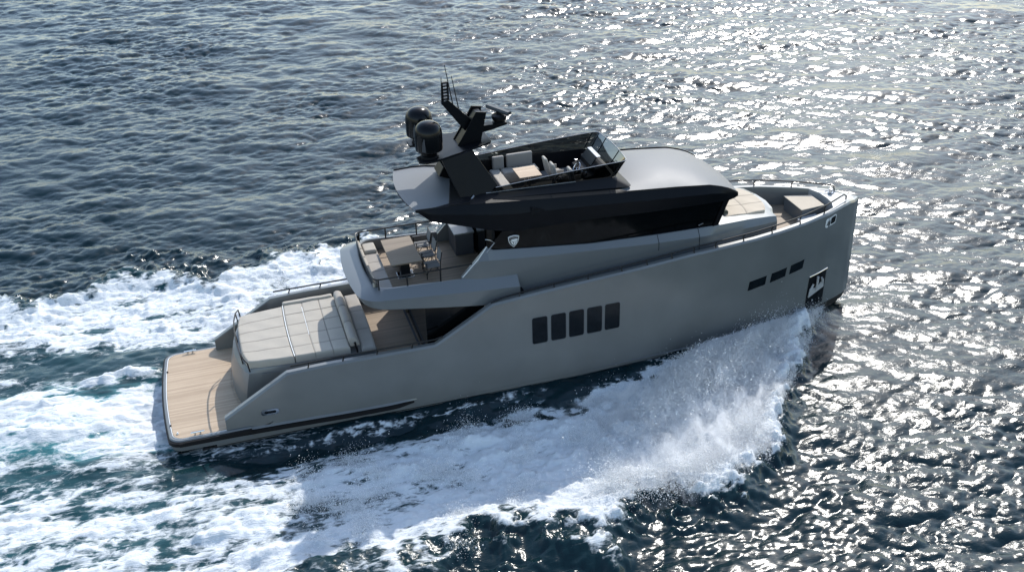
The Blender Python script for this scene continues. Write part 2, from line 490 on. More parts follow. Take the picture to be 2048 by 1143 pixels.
def water_material():
    m, nt, p = nodes_of('sea_water')
    out = nt.nodes['Material Output']
    L = nt.links.new

    def mth(op, a, b=None, c=None, clamp=False):
        n = nt.nodes.new('ShaderNodeMath'); n.operation = op; n.use_clamp = clamp
        for i, v in enumerate((a, b, c)):
            if v is None: continue
            if isinstance(v, (int, float)): n.inputs[i].default_value = v
            else: L(v, n.inputs[i])
        return n.outputs[0]

    def noise(scale, detail, rough, vec, dist=0.0):
        n = nt.nodes.new('ShaderNodeTexNoise')
        n.inputs['Scale'].default_value = scale; n.inputs['Detail'].default_value = detail
        n.inputs['Roughness'].default_value = rough; n.inputs['Distortion'].default_value = dist
        L(vec, n.inputs['Vector'])
        return n
    tc = nt.nodes.new('ShaderNodeTexCoord')
    mp = nt.nodes.new('ShaderNodeMapping'); mp.inputs['Scale'].default_value = (.5, 1.0, 1.0)
    L(tc.outputs['Object'], mp.inputs['Vector'])
    vec = mp.outputs[0]
    fa = nt.nodes.new('ShaderNodeAttribute'); fa.attribute_name = 'foam'
    aa = nt.nodes.new('ShaderNodeAttribute'); aa.attribute_name = 'aer'
    foam_a, aer_a = fa.outputs['Fac'], aa.outputs['Fac']

    # warped coordinates for the foam net
    mf = nt.nodes.new('ShaderNodeMapping'); mf.inputs['Scale'].default_value = (.42, 1.0, 1.0)
    mf.inputs['Rotation'].default_value = (0, 0, R(-4)); L(tc.outputs['Object'], mf.inputs['Vector'])
    w = noise(.9, 4, .6, mf.outputs[0])
    wv = nt.nodes.new('ShaderNodeVectorMath'); wv.operation = 'MULTIPLY_ADD'
    wv.inputs[1].default_value = (.9, .9, 0); L(w.outputs['Color'], wv.inputs[0]); L(mf.outputs[0], wv.inputs[2])
    def net(scale, width):
        v = nt.nodes.new('ShaderNodeTexVoronoi'); v.feature = 'DISTANCE_TO_EDGE'; v.inputs['Scale'].default_value = scale
        L(wv.outputs[0], v.inputs['Vector'])
        mr = nt.nodes.new('ShaderNodeMapRange'); mr.inputs['From Max'].default_value = width
        mr.inputs['To Min'].default_value = 1; mr.inputs['To Max'].default_value = 0
        L(v.outputs['Distance'], mr.inputs['Value'])
        return mr.outputs[0]
    n1 = noise(2.0, 9, .68, wv.outputs[0])
    n2 = noise(8.5, 6, .7, wv.outputs[0])
    lace = mth('MAXIMUM', net(1.7, .2), mth('MULTIPLY', net(4.6, .25), .85))
    ms_ = nt.nodes.new('ShaderNodeMapping'); ms_.inputs['Scale'].default_value = (.28, 1.0, 1.0)
    L(wv.outputs[0], ms_.inputs['Vector'])
    n5 = noise(4.5, 6, .65, ms_.outputs[0], .6)
    t = mth('MULTIPLY', foam_a, 1.5)
    t = mth('ADD', t, mth('MULTIPLY', mth('SUBTRACT', n5.outputs['Fac'], .5), .8))
    t = mth('ADD', t, mth('MULTIPLY', mth('SUBTRACT', n1.outputs['Fac'], .5), 1.25))
    t = mth('ADD', t, mth('MULTIPLY', mth('SUBTRACT', n2.outputs['Fac'], .5), 1.15))
    t = mth('ADD', t, mth('MULTIPLY', lace, .36))
    fm = nt.nodes.new('ShaderNodeMapRange'); fm.interpolation_type = 'SMOOTHSTEP'
    fm.inputs['From Min'].default_value = .74; fm.inputs['From Max'].default_value = 1.34
    L(t, fm.inputs['Value'])
    gate = nt.nodes.new('ShaderNodeMapRange'); gate.inputs['From Min'].default_value = .10; gate.inputs['From Max'].default_value = .3
    L(foam_a, gate.inputs['Value'])
    fmask = mth('MULTIPLY', fm.outputs[0], gate.outputs[0])

    # small ripples
    b1 = noise(6.0, 4, .55, vec, 1.0); b2 = noise(17, 3, .6, vec, .3)
    hgt = mth('ADD', mth('MULTIPLY', b1.outputs['Fac'], .0165), mth('MULTIPLY', b2.outputs['Fac'], .006))
    gust = noise(.07, 3, .6, tc.outputs['Object'], 1.2)
    gm = nt.nodes.new('ShaderNodeMapRange'); gm.inputs['From Min'].default_value = .32; gm.inputs['From Max'].default_value = .68
    gm.inputs['To Min'].default_value = .45; gm.inputs['To Max'].default_value = 1.6
    L(gust.outputs['Fac'], gm.inputs['Value'])
    hgt = mth('MULTIPLY', hgt, gm.outputs[0])
    bw = nt.nodes.new('ShaderNodeBump'); bw.inputs['Strength'].default_value = .85; bw.inputs['Distance'].default_value = 1.0
    L(hgt, bw.inputs['Height'])
    f3 = noise(5, 8, .7, wv.outputs[0]); f4 = noise(24, 5, .75, vec)
    fh = mth('ADD', mth('MULTIPLY', f3.outputs['Fac'], .11), mth('MULTIPLY', f4.outputs['Fac'], .022))
    fh = mth('ADD', fh, mth('MULTIPLY', t, .05)); fh = mth('ADD', fh, mth('MULTIPLY', n5.outputs['Fac'], .08))
    bf = nt.nodes.new('ShaderNodeBump'); bf.inputs['Strength'].default_value = .85; bf.inputs['Distance'].default_value = .7
    L(fh, bf.inputs['Height'])

    mix = nt.nodes.new('ShaderNodeMix'); mix.data_type = 'RGBA'
    mix.inputs[6].default_value = (.0016, .0125, .0165, 1); mix.inputs[7].default_value = (.09, .34, .37, 1)
    an = mth('MULTIPLY', aer_a, mth('MULTIPLY', n1.outputs['Fac'], 1.1), clamp=True)
    L(an, mix.inputs[0]); L(mix.outputs[2], p.inputs['Base Color'])
    p.inputs['Roughness'].default_value = .17
    p.inputs['IOR'].default_value = 1.333
    L(bw.outputs[0], p.inputs['Normal'])
    df = nt.nodes.new('ShaderNodeBsdfPrincipled')
    df.inputs['Base Color'].default_value = (.63, .655, .665, 1)
    df.inputs['Roughness'].default_value = .6
    df.inputs['Specular IOR Level'].default_value = .25
    L(bf.outputs[0], df.inputs['Normal'])
    ms = nt.nodes.new('ShaderNodeMixShader')
    L(fmask, ms.inputs[0]); L(p.outputs[0], ms.inputs[1]); L(df.outputs[0], ms.inputs[2])
    L(ms.outputs[0], out.inputs[0])
    return m

me.materials.append(water_material())
sea = bpy.data.objects.new('water', me)
C.objects.link(sea)
tag(sea, 'dark blue choppy sea with white foam trails spreading behind the yacht', 'sea', None, 'structure')

# spray thrown off the bow and splashes on the wake crests: countless droplets, one object
def spray():
    g = np.random.default_rng(4)
    P, S = [], []

    def burst(n, x0, y0, z0, vx, vy, vz, T, sz, side=-1, p=1.0):
        t = T * g.random(n) ** p
        P.append(np.stack([x0 + vx * t, side * (y0 + vy * t), np.maximum(z0 + vz * t - 4.9 * t * t, .02)], -1))
        S.append(sz * np.exp(g.normal(0, .5, n)))
    for side, k in ((-1, 1.0), (1, .35)):
        # main sheet leaving the hull side near the bow
        n = int(380000 * k)
        s = g.random(n) ** .8
        xe = 25.9 - 5.0 * s
        cl = .6 + .4 * np.sin(xe * 5 + 1.3) * np.sin(xe * 2.1)            # uneven fingers
        ye = np.interp(xe, hull_x, hull_w) + .05
        ze = np.interp(xe, [20, 24, 26], [.75, .75, .35]) + .1 * g.random(n)
        v = g.normal(1, .22, n) * np.clip(cl, .3, 1.2)
        burst(n, xe, ye, ze, -(6.2 + 1.8 * g.random(n)), 5.6 * v + .3 * g.normal(size=n), (2.9 + .9 * g.normal(size=n)) * v, .85, .0095, side, .75)
        # torn rim of the breaking crest
        n = int(120000 * k)
        xe = 24.6 - 11 * g.random(n) ** 1.2
        out_ = np.interp(xe, so_x, so_y)
        ye = out_ - 1.2 + .4 * g.normal(size=n)
        cl = np.clip(.55 + .6 * np.sin(xe * 3.3) * np.sin(xe * 1.27 + ye), .1, 1.2)
        burst(n, xe, ye, .55 + 0 * xe, -4 * g.random(n), .9 * g.normal(size=n), np.abs(2.1 * g.normal(size=n)) * cl, 5e-1, .0095, side)
        # leading edge torn into droplets
        n = int(90000 * k)
        xe = 26.2 - 7.0 * g.random(n)
        ye = np.interp(xe, so_x, so_y) - .45 + .22 * g.normal(size=n)
        burst(n, xe, ye, .25 + .2 * g.random(n), -2.5 * g.random(n), .9 * np.abs(g.normal(size=n)), np.abs(1.3 * g.normal(size=n)), .32, .0095, side)
        # splashes inside the foam field
        n = int(70000 * k); m_ = 60
        cx, cy = 20 - 16 * g.random(m_), None
        idx = g.integers(0, m_, n)
        fr_ = g.random(m_)
        ci = np.interp(cx, si_x, si_y) + .4; co_ = np.interp(cx, so_x, so_y) - .5
        cy = ci + (co_ - ci) * fr_
        amp = .4 + .6 * g.random(m_)
        burst(n, cx[idx] + .28 * g.normal(size=n), cy[idx] + .22 * g.normal(size=n), .12 + 0 * cx[idx], -1.2 * g.random(n), .5 * g.normal(size=n), np.abs(2.3 * g.normal(size=n)) * amp[idx], .42, .009, side)
        # thin veil along the hull at the bow wave
        n = int(30000 * k)
        xe = 26.3 - 3.8 * g.random(n)
        burst(n, xe, np.interp(xe, hull_x, hull_w) + .02, np.interp(xe, [22, 24, 26], [.75, .75, .4]), -5 * g.random(n), np.abs(1.6 * g.normal(size=n)), np.abs(1.5 * g.normal(size=n)), .4, .0095, side)
    P = np.concatenate(P); S = np.concatenate(S)
    n = len(P)
    tet = np.array([(1, 1, 1), (1, -1, -1), (-1, 1, -1), (-1, -1, 1)], float) / 1.7
    a = g.random((n, 3)) * 6.28
    ca, sa = np.cos(a), np.sin(a)
    V = np.repeat(tet[None], n, 0)
    for ax, (i, j) in enumerate(((1, 2), (0, 2), (0, 1))):
        vi = V[..., i] * ca[:, ax, None] - V[..., j] * sa[:, ax, None]
        V[..., j] = V[..., i] * sa[:, ax, None] + V[..., j] * ca[:, ax, None]
        V[..., i] = vi
    V = V * S[:, None, None] + P[:, None, :]
    me = bpy.data.meshes.new('sea_spray')
    me.vertices.add(4 * n); me.vertices.foreach_set('co', V.reshape(-1).astype(np.float32))
    base = (np.arange(n) * 4)[:, None, None]
    F = (base + np.array([(0, 1, 2), (0, 3, 1), (0, 2, 3), (1, 3, 2)])[None]).reshape(-1).astype(np.int32)
    me.loops.add(len(F)); me.loops.foreach_set('vertex_index', F)
    me.polygons.add(len(F) // 3); me.polygons.foreach_set('loop_start', np.arange(0, len(F), 3, dtype=np.int32))
    me.polygons.foreach_set('use_smooth', np.ones(len(F) // 3, dtype=bool))
    me.update(); me.validate()
    m, nt, p = nodes_of('spray_droplets')
    out = nt.nodes['Material Output']
    d = nt.nodes.new('ShaderNodeBsdfDiffuse'); d.inputs[0].default_value = (.95, .96, .97, 1)
    tr = nt.nodes.new('ShaderNodeBsdfTranslucent'); tr.inputs[0].default_value = (.95, .96, .97, 1)
    mx = nt.nodes.new('ShaderNodeMixShader'); mx.inputs[0].default_value = .5
    nt.links.new(d.outputs[0], mx.inputs[1]); nt.links.new(tr.outputs[0], mx.inputs[2]); nt.links.new(mx.outputs[0], out.inputs[0])
    nt.nodes.remove(p)
    me.materials.append(m)
    o = bpy.data.objects.new('sea_spray', me); C.objects.link(o)
    return tag(o, 'white spray thrown up by the bow along the hull side', 'spray', None, 'stuff')
spray()


def mist():
    """soft fine spray hanging over the bow wave: a closed lumpy body filled with thin white vapour"""
    g = np.random.default_rng(9)
    ns, nu = 70, 26
    ring_t = []
    vs, fs = [], []
    for i in range(ns + 1):
        s = i / ns
        x = 26.2 - 14.5 * s
        y0 = np.interp(x, hull_x, hull_w) + .02 + .9 * ss(.25, .7, s)
        y1 = np.interp(x, so_x, so_y) + .15
        hgt = np.interp(x, [11.5, 14, 17, 20, 22.5, 24.5, 25.6, 26.2], [.35, .6, 1.0, 1.35, 1.5, 1.3, .9, .3])
        for j in range(nu + 1):
            u = j / nu
            y = y0 + (y1 - y0) * u
            h = hgt * (math.sin(math.pi * min(1, u * 1.02 + float(np.interp(s, [.1, .4], [.06, .0])) * (1 - u))) ** .6 if u < .999 else 0)
            lump_ = 1 + .5 * math.sin(x * 2.3 + y * 1.1) * math.sin(y * 2.1 - x)
            vs.append((x, -y, float(np.interp(x, [11, 17, 22, 25, 26.5], [0, .2, .35, .3, .1])) * (1 - u) + max(.02, h * lump_)))
    off = len(vs)
    vs += [(x, y, -.3) for x, y, z in vs]
    W2 = nu + 1
    for i in range(ns):
        for j in range(nu):
            q = (i * W2 + j, (i + 1) * W2 + j, (i + 1) * W2 + j + 1, i * W2 + j + 1)
            fs.append(q); fs.append(tuple(k + off for k in q[::-1]))
    rim = [i * W2 for i in range(ns + 1)] + [ns * W2 + j for j in range(1, W2)] + [i * W2 + nu for i in range(ns - 1, -1, -1)] + [j for j in range(nu - 1, 0, -1)]
    for k in range(len(rim)):
        a, b = rim[k], rim[(k + 1) % len(rim)]
        fs.append((b, a, a + off, b + off))
    m = bpy.data.materials.new('spray_mist'); m.use_nodes = True
    nt = m.node_tree; nt.nodes.clear()
    out = nt.nodes.new('ShaderNodeOutputMaterial')
    pv = nt.nodes.new('ShaderNodeVolumePrincipled')
    pv.inputs['Color'].default_value = (1, 1, 1, 1); pv.inputs['Anisotropy'].default_value = .2
    tc = nt.nodes.new('ShaderNodeTexCoord')
    mp = nt.nodes.new('ShaderNodeMapping'); mp.inputs['Scale'].default_value = (1.1, .8, .7)
    nt.links.new(tc.outputs['Object'], mp.inputs[0])
    nz = nt.nodes.new('ShaderNodeTexNoise'); nz.inputs['Scale'].default_value = 1.9; nz.inputs['Detail'].default_value = 6; nz.inputs['Roughness'].default_value = .68; nz.inputs['Distortion'].default_value = .5
    nt.links.new(mp.outputs[0], nz.inputs['Vector'])
    sp = nt.nodes.new('ShaderNodeSeparateXYZ'); nt.links.new(tc.outputs['Object'], sp.inputs[0])
    def mth(op, a, b):
        n = nt.nodes.new('ShaderNodeMath'); n.operation = op
        for i, v in enumerate((a, b)):
            if isinstance(v, (int, float)): n.inputs[i].default_value = v
            else: nt.links.new(v, n.inputs[i])
        return n.outputs[0]
    d = mth('SUBTRACT', nz.outputs['Fac'], mth('ADD', mth('MULTIPLY', sp.outputs['Z'], .15), .42))
    d = mth('MULTIPLY', mth('MAXIMUM', d, 0), 36.0)
    fx = nt.nodes.new('ShaderNodeMapRange'); fx.interpolation_type = 'SMOOTHSTEP'
    fx.inputs['From Min'].default_value = 12.5; fx.inputs['From Max'].default_value = 20.0
    nt.links.new(sp.outputs['X'], fx.inputs['Value'])
    d = mth('MULTIPLY', d, fx.outputs[0])
    nt.links.new(d, pv.inputs['Density'])
    nt.links.new(pv.outputs[0], out.inputs['Volume'])
    o = MB().add(vs, fs).build('spray_mist', m, None, 60)
    return tag(o, 'soft white mist of spray hanging over the bow wave', 'mist', None, 'stuff')
mist()

# ------------------------------------------------------------------ yacht
yacht = empty('motor_yacht', (0, 0, 0))
tag(yacht, 'grey motor yacht with black flybridge and teak swim platform, running at speed', 'yacht')

YX = [0, 2, 4, 8, 14, 17, 20, 22, 23.2, 24.4, 25.8, 27, 27.6, 28]
YY = [2.9, 2.8, 2.8, 2.85, 2.85, 2.82, 2.70, 2.49, 2.25, 1.93, 1.40, .76, .38, 0.02]
def Yh(x): return lerp(x, YX, YY)
SX = [0, 1.92, 1.921, 4.22, 5.4, 9.45, 11.6, 13.7, 17.6, 19.6, 21.7, 24.3, 25.6, 26.7, 27.2, 27.6, 28]
SZ = [.5, .5, 1.05, 2.42, 2.47, 2.46, 3.70, 3.88, 4.10, 4.22, 4.24, 4.22, 4.18, 4.14, 4.10, 3.98, 3.92]
def sheer(x): return lerp(x, SX, SZ)
def bot(x): return lerp(x, [0, 18, 23, 26, 28], [-.05, -.05, -.04, -.14, -.36])

# hull shell
hx = sorted(set([1.5, 1.92, 1.921, 4.22, 9.45, 11.6] + list(np.linspace(2, 22, 41).round(3)) + list(np.linspace(22, 27.2, 27).round(3)) + [27.3, 27.4, 27.5, 27.6, 27.7, 27.8, 27.87, 27.93]))
rings = []
for x in hx:
    Y, s, b = Yh(x), sheer(x), bot(x)
    q = max(0.0, min(1, (x - 15) / 12))
    yb = Y * (1 - .10 * q)
    inn = max(Y - .22, 0.0); i2 = max(Y - .24, 0.0); t1 = max(Y - .06, 0.0)
    dk = .45 if x < 2.6 else (1.45 if x < 11.0 else s - .8)
    dk = min(dk, s - .1)
    ring = [(x, -yb, b), (x, -(Y * .35 + yb * .65), b + (s - b) * .3), (x, -Y, max(b + .35, s - 1.4) if s > 1 else b + .3), (x, -Y, s - .07), (x, -t1, s), (x, -inn, s), (x, -i2, s - .04), (x, -i2, dk)]
    rings.append(ring)
mb = MB().loft(rings, False)
mb.f.append(tuple(range(8))[::-1])
mb.mirror()
r0 = rings[-1]
prof = []
for k in range(8):                               # plumb stem closing the two sides
    p = r0[k]
    prof.append([(p[0], p[1], p[2]), (27.985, p[1] * .4, p[2]), (27.985, -p[1] * .4, p[2]), (p[0], -p[1], p[2])])
mb.loft(prof[:4], False)
hull = mb.build('hull', M['hull'], yacht, 28)

# dark bottom
rings = []
for x in [.9, 2, 4, 6, 8, 10, 12, 14, 16, 18, 20, 22, 23, 24, 25, 26, 26.8, 27.3, 27.7, 27.93]:
    q = max(0.0, min(1, (x - 15) / 12)); yb = Yh(x) * (1 - .10 * q)
    b = bot(x)
    zk = lerp(x, [0, 22, 25, 26.5, 27.3, 27.7, 27.93], [-1.2, -1.6, -1.5, -1.25, -1.0, -.8, b - .03])
    yb = max(yb - .03, .012)
    rings.append([(x, -yb, b + .01), (x, -yb * .97, b + (zk - b) * .35), (x, -yb * .55, b + (zk - b) * .75), (x, 0, zk), (x, yb * .55, b + (zk - b) * .75), (x, yb * .97, b + (zk - b) * .35), (x, yb, b + .01)])
MB().loft(rings, False, True, False).build('hull_bottom', M['anti'], yacht, 35, label='black antifouled hull bottom')

# rub rail, step line
def side_strip(x0, x1, z0f, z1f, off0, off1, n=30, ends=True):
    """a strip standing proud of the starboard side between heights z0f(x), z1f(x), mirrored"""
    rr = []
    for i in range(n + 1):
        x = x0 + (x1 - x0) * i / n
        y = Yh(x)
        rr.append([(x, -y + .04, z0f(x)), (x, -y - off0(x), z0f(x) + .02), (x, -y - off1(x), z1f(x) - .02), (x, -y + .04, z1f(x))])
    m = MB().loft(rr, True, ends, ends)
    return m
rl_lo = lambda x: lerp(x, [.35, 1.9, 6.1, 8.0, 8.5], [.36, .28, .15, .14, .22])
rl_hi = lambda x: lerp(x, [.35, 1.9, 6.1, 8.0, 8.5], [.53, .47, .35, .33, .32])
side_strip(.3, 8.5, rl_lo, rl_hi, lambda x: lerp(x, [0, 7.6, 8.5], [.10, .10, .02]), lambda x: lerp(x, [0, 7.6, 8.5], [.10, .10, .02])).pair('rub_rail', M['rubber'], yacht, 30)
side_strip(2.0, 8.6, lambda x: rl_hi(x) + .003, lambda x: rl_hi(x) + .09, lambda x: lerp(x, [0, 7.6, 8.6], [.09, .09, .01]), lambda x: .004).pair('rail_bulge', M['hull'], hull, 30)
side_strip(8.2, 19.5, lambda x: lerp(x, [8, 13, 19.5], [.08, .12, .12]), lambda x: lerp(x, [8, 13, 19.5], [.11, .15, .15]), lambda x: .012, lambda x: .012).pair('hull_step', M['house'], hull, 30)
side_strip(1.0, 18.5, lambda x: -.05, lambda x: lerp(x, [1, 8, 18.5], [.03, .03, -.02]), lambda x: .006, lambda x: .006).pair('boot_stripe', M['anti'], hull, 30)

# hull side patches ---------------------------------------------------------
def hull_y(x, z):
    s, b = sheer(x), bot(x)
    Y = Yh(x); q = max(0.0, min(1, (x - 15) / 12)); yb = Y * (1 - .10 * q)
    z1, y1 = b, yb; z2, y2 = b + (s - b) * .3, Y * .35 + yb * .65; z3, y3 = max(b + .35, s - 1.4), Y
    return lerp(z, [z1, z2, z3], [y1, y2, y3])

def patch(poly, off, thick=.02, side=-1, n=10):
    """closed plate following the hull side; poly = 4 (x,z) corners, counted round"""
    (a, b, c, d) = poly
    out, inn_ = [], []
    for i in range(n + 1):
        u = i / n
        p = [(a[k] + (b[k] - a[k]) * u) for k in (0, 1)]
        q = [(d[k] + (c[k] - d[k]) * u) for k in (0, 1)]
        out.append([(w[0], side * (hull_y(*w) + off), w[1]) for w in (p, [(p[k] * 2 + q[k]) / 3 for k in (0, 1)], [(p[k] + q[k] * 2) / 3 for k in (0, 1)], q)])
    m = MB()
    rr = []
    for r_ in out:
        rr.append(r_ + [(x, y - side * (off + thick), z) for x, y, z in r_[::-1]])
    m.loft(rr, True, True, True)
    return m

def rounded_patch(x0, x1, z0, z1, rad, off, side=-1, sk=0.0, slope=0.0, thick=.03):
    pts = arc(x1 - rad, z1 - rad, rad, 0, 90, 5) + arc(x0 + rad, z1 - rad, rad, 90, 180, 5) + arc(x0 + rad, z0 + rad, rad, 180, 270, 5) + arc(x1 - rad, z0 + rad, rad, 270, 360, 5)
    pts = [(x + sk * (z - z0), z + slope * (x - x0)) for x, z in pts]
    m = MB(); n = len(pts)
    vs = [(x, side * (hull_y(x, z) + off), z) for x, z in pts] + [(x, side * (hull_y(x, z) + off - thick), z) for x, z in pts]
    m.add(vs, [tuple(range(n)), tuple(range(n, 2 * n))[::-1]] + [(i, (i + 1) % n, n + (i + 1) % n, n + i) for i in range(n)])
    return m

wx = [(13.02, 13.60), (13.74, 14.31), (14.43, 15.01), (15.13, 15.72), (15.83, 16.42)]
for sd_ in (-1, 1):
    for a, b in wx:
        w = rounded_patch(a - .035, b + .035, 1.70, 2.87, .11, .006, sd_).build('hull_window', M['house'], hull, 30)
        rounded_patch(a, b, 1.735, 2.835, .08, .012, sd_).build('window_pane', M['pane'], w, 30)
    for a, b, z in [(21.85, 22.67, 2.02), (22.9, 23.66, 2.08), (23.86, 24.56, 2.14)]:
        patch([(a, z), (b, z + .05), (b + .04, z + .44), (a + .05, z + .40)], .008, .03, sd_).build('bow_window', M['pane'], hull, 30)
    # anchor pocket
    ap = patch([(25.03, -.05), (26.1, -.02), (26.12, 1.55), (25.08, 1.55)], .006, .03, sd_).build('anchor_pocket', M['black'], hull, 30)
    tr_ = MB()
    tr_.tube([(25.06, sd_ * (hull_y(25.06, 1.57) + .02), 1.57), (25.6, sd_ * (hull_y(25.6, 1.57) + .02), 1.57), (26.14, sd_ * (hull_y(26.14, 1.57) + .02), 1.57)], .025)
    tr_.build('pocket_lip', M['steel'], ap, 40)
    an = MB()
    def hp(x, z, o=.03): return (x, sd_ * (hull_y(x, z) + o), z)
    an.add([hp(25.12, .60), hp(25.98, .80), hp(25.98, 1.16), hp(25.72, 1.02), hp(25.55, .92), hp(25.16, .98),
            hp(25.12, .60, .09), hp(25.98, .80, .09), hp(25.98, 1.16, .05), hp(25.72, 1.02, .05), hp(25.55, .92, .05), hp(25.16, .98, .05)],
           [(0, 1, 2, 3, 4, 5), (6, 7, 8, 9, 10, 11), (0, 1, 7, 6), (1, 2, 8, 7), (2, 3, 9, 8), (3, 4, 10, 9), (4, 5, 11, 10), (5, 0, 6, 11)])
    an.tube([hp(25.55, .84, .08), hp(25.57, 1.42, .06)], .05)
    an.tube([hp(25.2, .9, .06), hp(25.35, 1.15, .06)], .045)
    an.tube([hp(25.9, 1.0, .06), hp(25.8, 1.28, .06)], .045)
    an.build('anchor', M['light'], ap, 40)
    # hawse fitting with its emblem near the bow
    hw = rounded_patch(25.60, 26.26, 3.58, 3.96, .09, .014, sd_, .05, .02).build('hawse_fitting', M['white'], hull, 30)
    rounded_patch(25.93, 26.22, 3.64, 3.92, .06, .022, sd_, .05, .02, .012).build('hawse_opening', M['darkglass'], hw, 30)
    bw = MB()
    for k in range(3):
        bw.add([hp(25.68 + .07 * k, 3.68, .024), hp(25.72 + .07 * k, 3.68, .024), hp(25.76 + .07 * k, 3.86, .024), hp(25.74 + .07 * k, 3.86, .024)], [(0, 1, 2, 3)])
    bw.build('hawse_mark', M['matt'], hw, 0)
    # oval light near the stern
    pl = rounded_patch(3.14, 3.76, .91, 1.13, .10, .03, sd_, 0, -.03, .045).build('side_light', M['steel'], hull, 40)
    rounded_patch(3.26, 3.66, .965, 1.065, .048, .036, sd_, 0, -.03, .02).build('light_lens', M['pane'], pl, 40)

# swim platform -------------------------------------------------------------
def plat_outline(inset):
    y1 = 2.9 - inset; r = .42 - inset * .4; xa = -.02 + inset
    pts = [(2.75, -y1)] + arc(xa + r, -y1 + r, r, 270, 190, 7)
    for k in range(1, 10):
        y = -y1 + r + (2 * (y1 - r)) * k / 10
        pts.append((xa - .12 * (1 - (y / (y1 - r)) ** 2), y))
    return pts + arc(xa + r, y1 - r, r, 170, 90, 7) + [(2.75, y1)]
P0 = plat_outline(0)
plat = MB()
plat.loft([[(x, y, z) for x, y in plat_outline(i)] for i, z in ((.12, .10), (.02, .14), (0, .34), (0, .555), (.03, .585))], True, True, True)
platform = plat.build('swim_platform', M['house'], yacht, 30)
rr = MB()
rr.loft([[(x, y, z) for x, y in plat_outline(i)][:] for i, z in ((.01, .36), (-.06, .38), (-.06, .52), (.01, .54))], False)
rr.build('platform_fender', M['rubber'], platform, 30)
tk = plat_outline(.14)
MB().prism(tk, 'z', .584, .592).build('platform_teak', M['teak'], platform, 0)
MB().tube([(x, y, .59) for x, y in plat_outline(.115)], .012, 5).build('teak_border', M['white'], platform, 40)
for sy in (-1, 1):
    cl = MB()
    cl.tube([(.72, sy * 2.70, .70), (1.18, sy * 2.70, .70)], .028)
    cl.tube([(.86, sy * 2.70, .585), (.86, sy * 2.70, .70)], .025); cl.tube([(1.04, sy * 2.70, .585), (1.04, sy * 2.70, .70)], .025)
    cl.build('cleat', M['steel'], platform, 40)
for yy in (-1.9, 1.6):
    MB().lathe((.06, yy, .59), [(.035, 0), (.035, .03), (.015, .05)], 10).build('deck_fitting', M['rail'], platform, 40)
MB().lathe((.28, -2.45, .59), [(.04, 0), (.04, .04), (.02, .07)], 10).build('deck_light', M['white'], platform, 40)

# stern block (garage under the sun pad) ------------------------------------
def block_outline(x_aft, x_cor, ya, yf, x_fwd):
    pts = [(x_fwd, -yf), (4.6, -(yf * .45 + ya * .55 + .06))]
    pts += [(x_cor + .55, -ya), (x_cor + .1, -ya + .05), (x_cor - .02, -ya + .22)]
    for k in range(1, 10):
        y = (-ya + .22) * (1 - 2 * k / 10)
        pts.append((x_aft + (x_cor - .02 - x_aft) * (abs(y) / (ya - .22)) ** 2, y))
    pts += [(x_cor - .02, ya - .22), (x_cor + .1, ya - .05), (x_cor + .55, ya), (4.6, (yf * .45 + ya * .55 + .06)), (x_fwd, yf)]
    return pts
bl = MB()
bl.loft([[(x, y, .57) for x, y in block_outline(2.38, 2.62, 1.72, 1.80, 7.35)],
         [(x, y, .66) for x, y in block_outline(2.36, 2.60, 1.74, 1.82, 7.36)],
         [(x, y, 1.35) for x, y in block_outline(2.40, 2.72, 1.80, 1.92, 7.4)],
         [(x, y, 2.02) for x, y in block_outline(2.58, 2.88, 1.80, 1.98, 7.5)],
         [(x, y, 2.16) for x, y in block_outline(2.70, 2.98, 1.74, 1.96, 7.5)]], True, True, True)
block = bl.build('stern_lounge', M['house'], yacht, 25)
# side locker door outline on the block
for sy in (-1, 1):
    MB().box((3.38, sy * 1.868 - .006, 1.38), (4.05, sy * 1.868 + .006, 1.99)).build('locker_door', M['house'], block, 0, .004)
MB().loft([[(x, y, z) for x, y in block_outline(2.28, 2.54, 1.80, 1.84, 3.5)][2:-2] for z in (.592, .604)], False).build('plinth_line', M['piping'], block, 0)

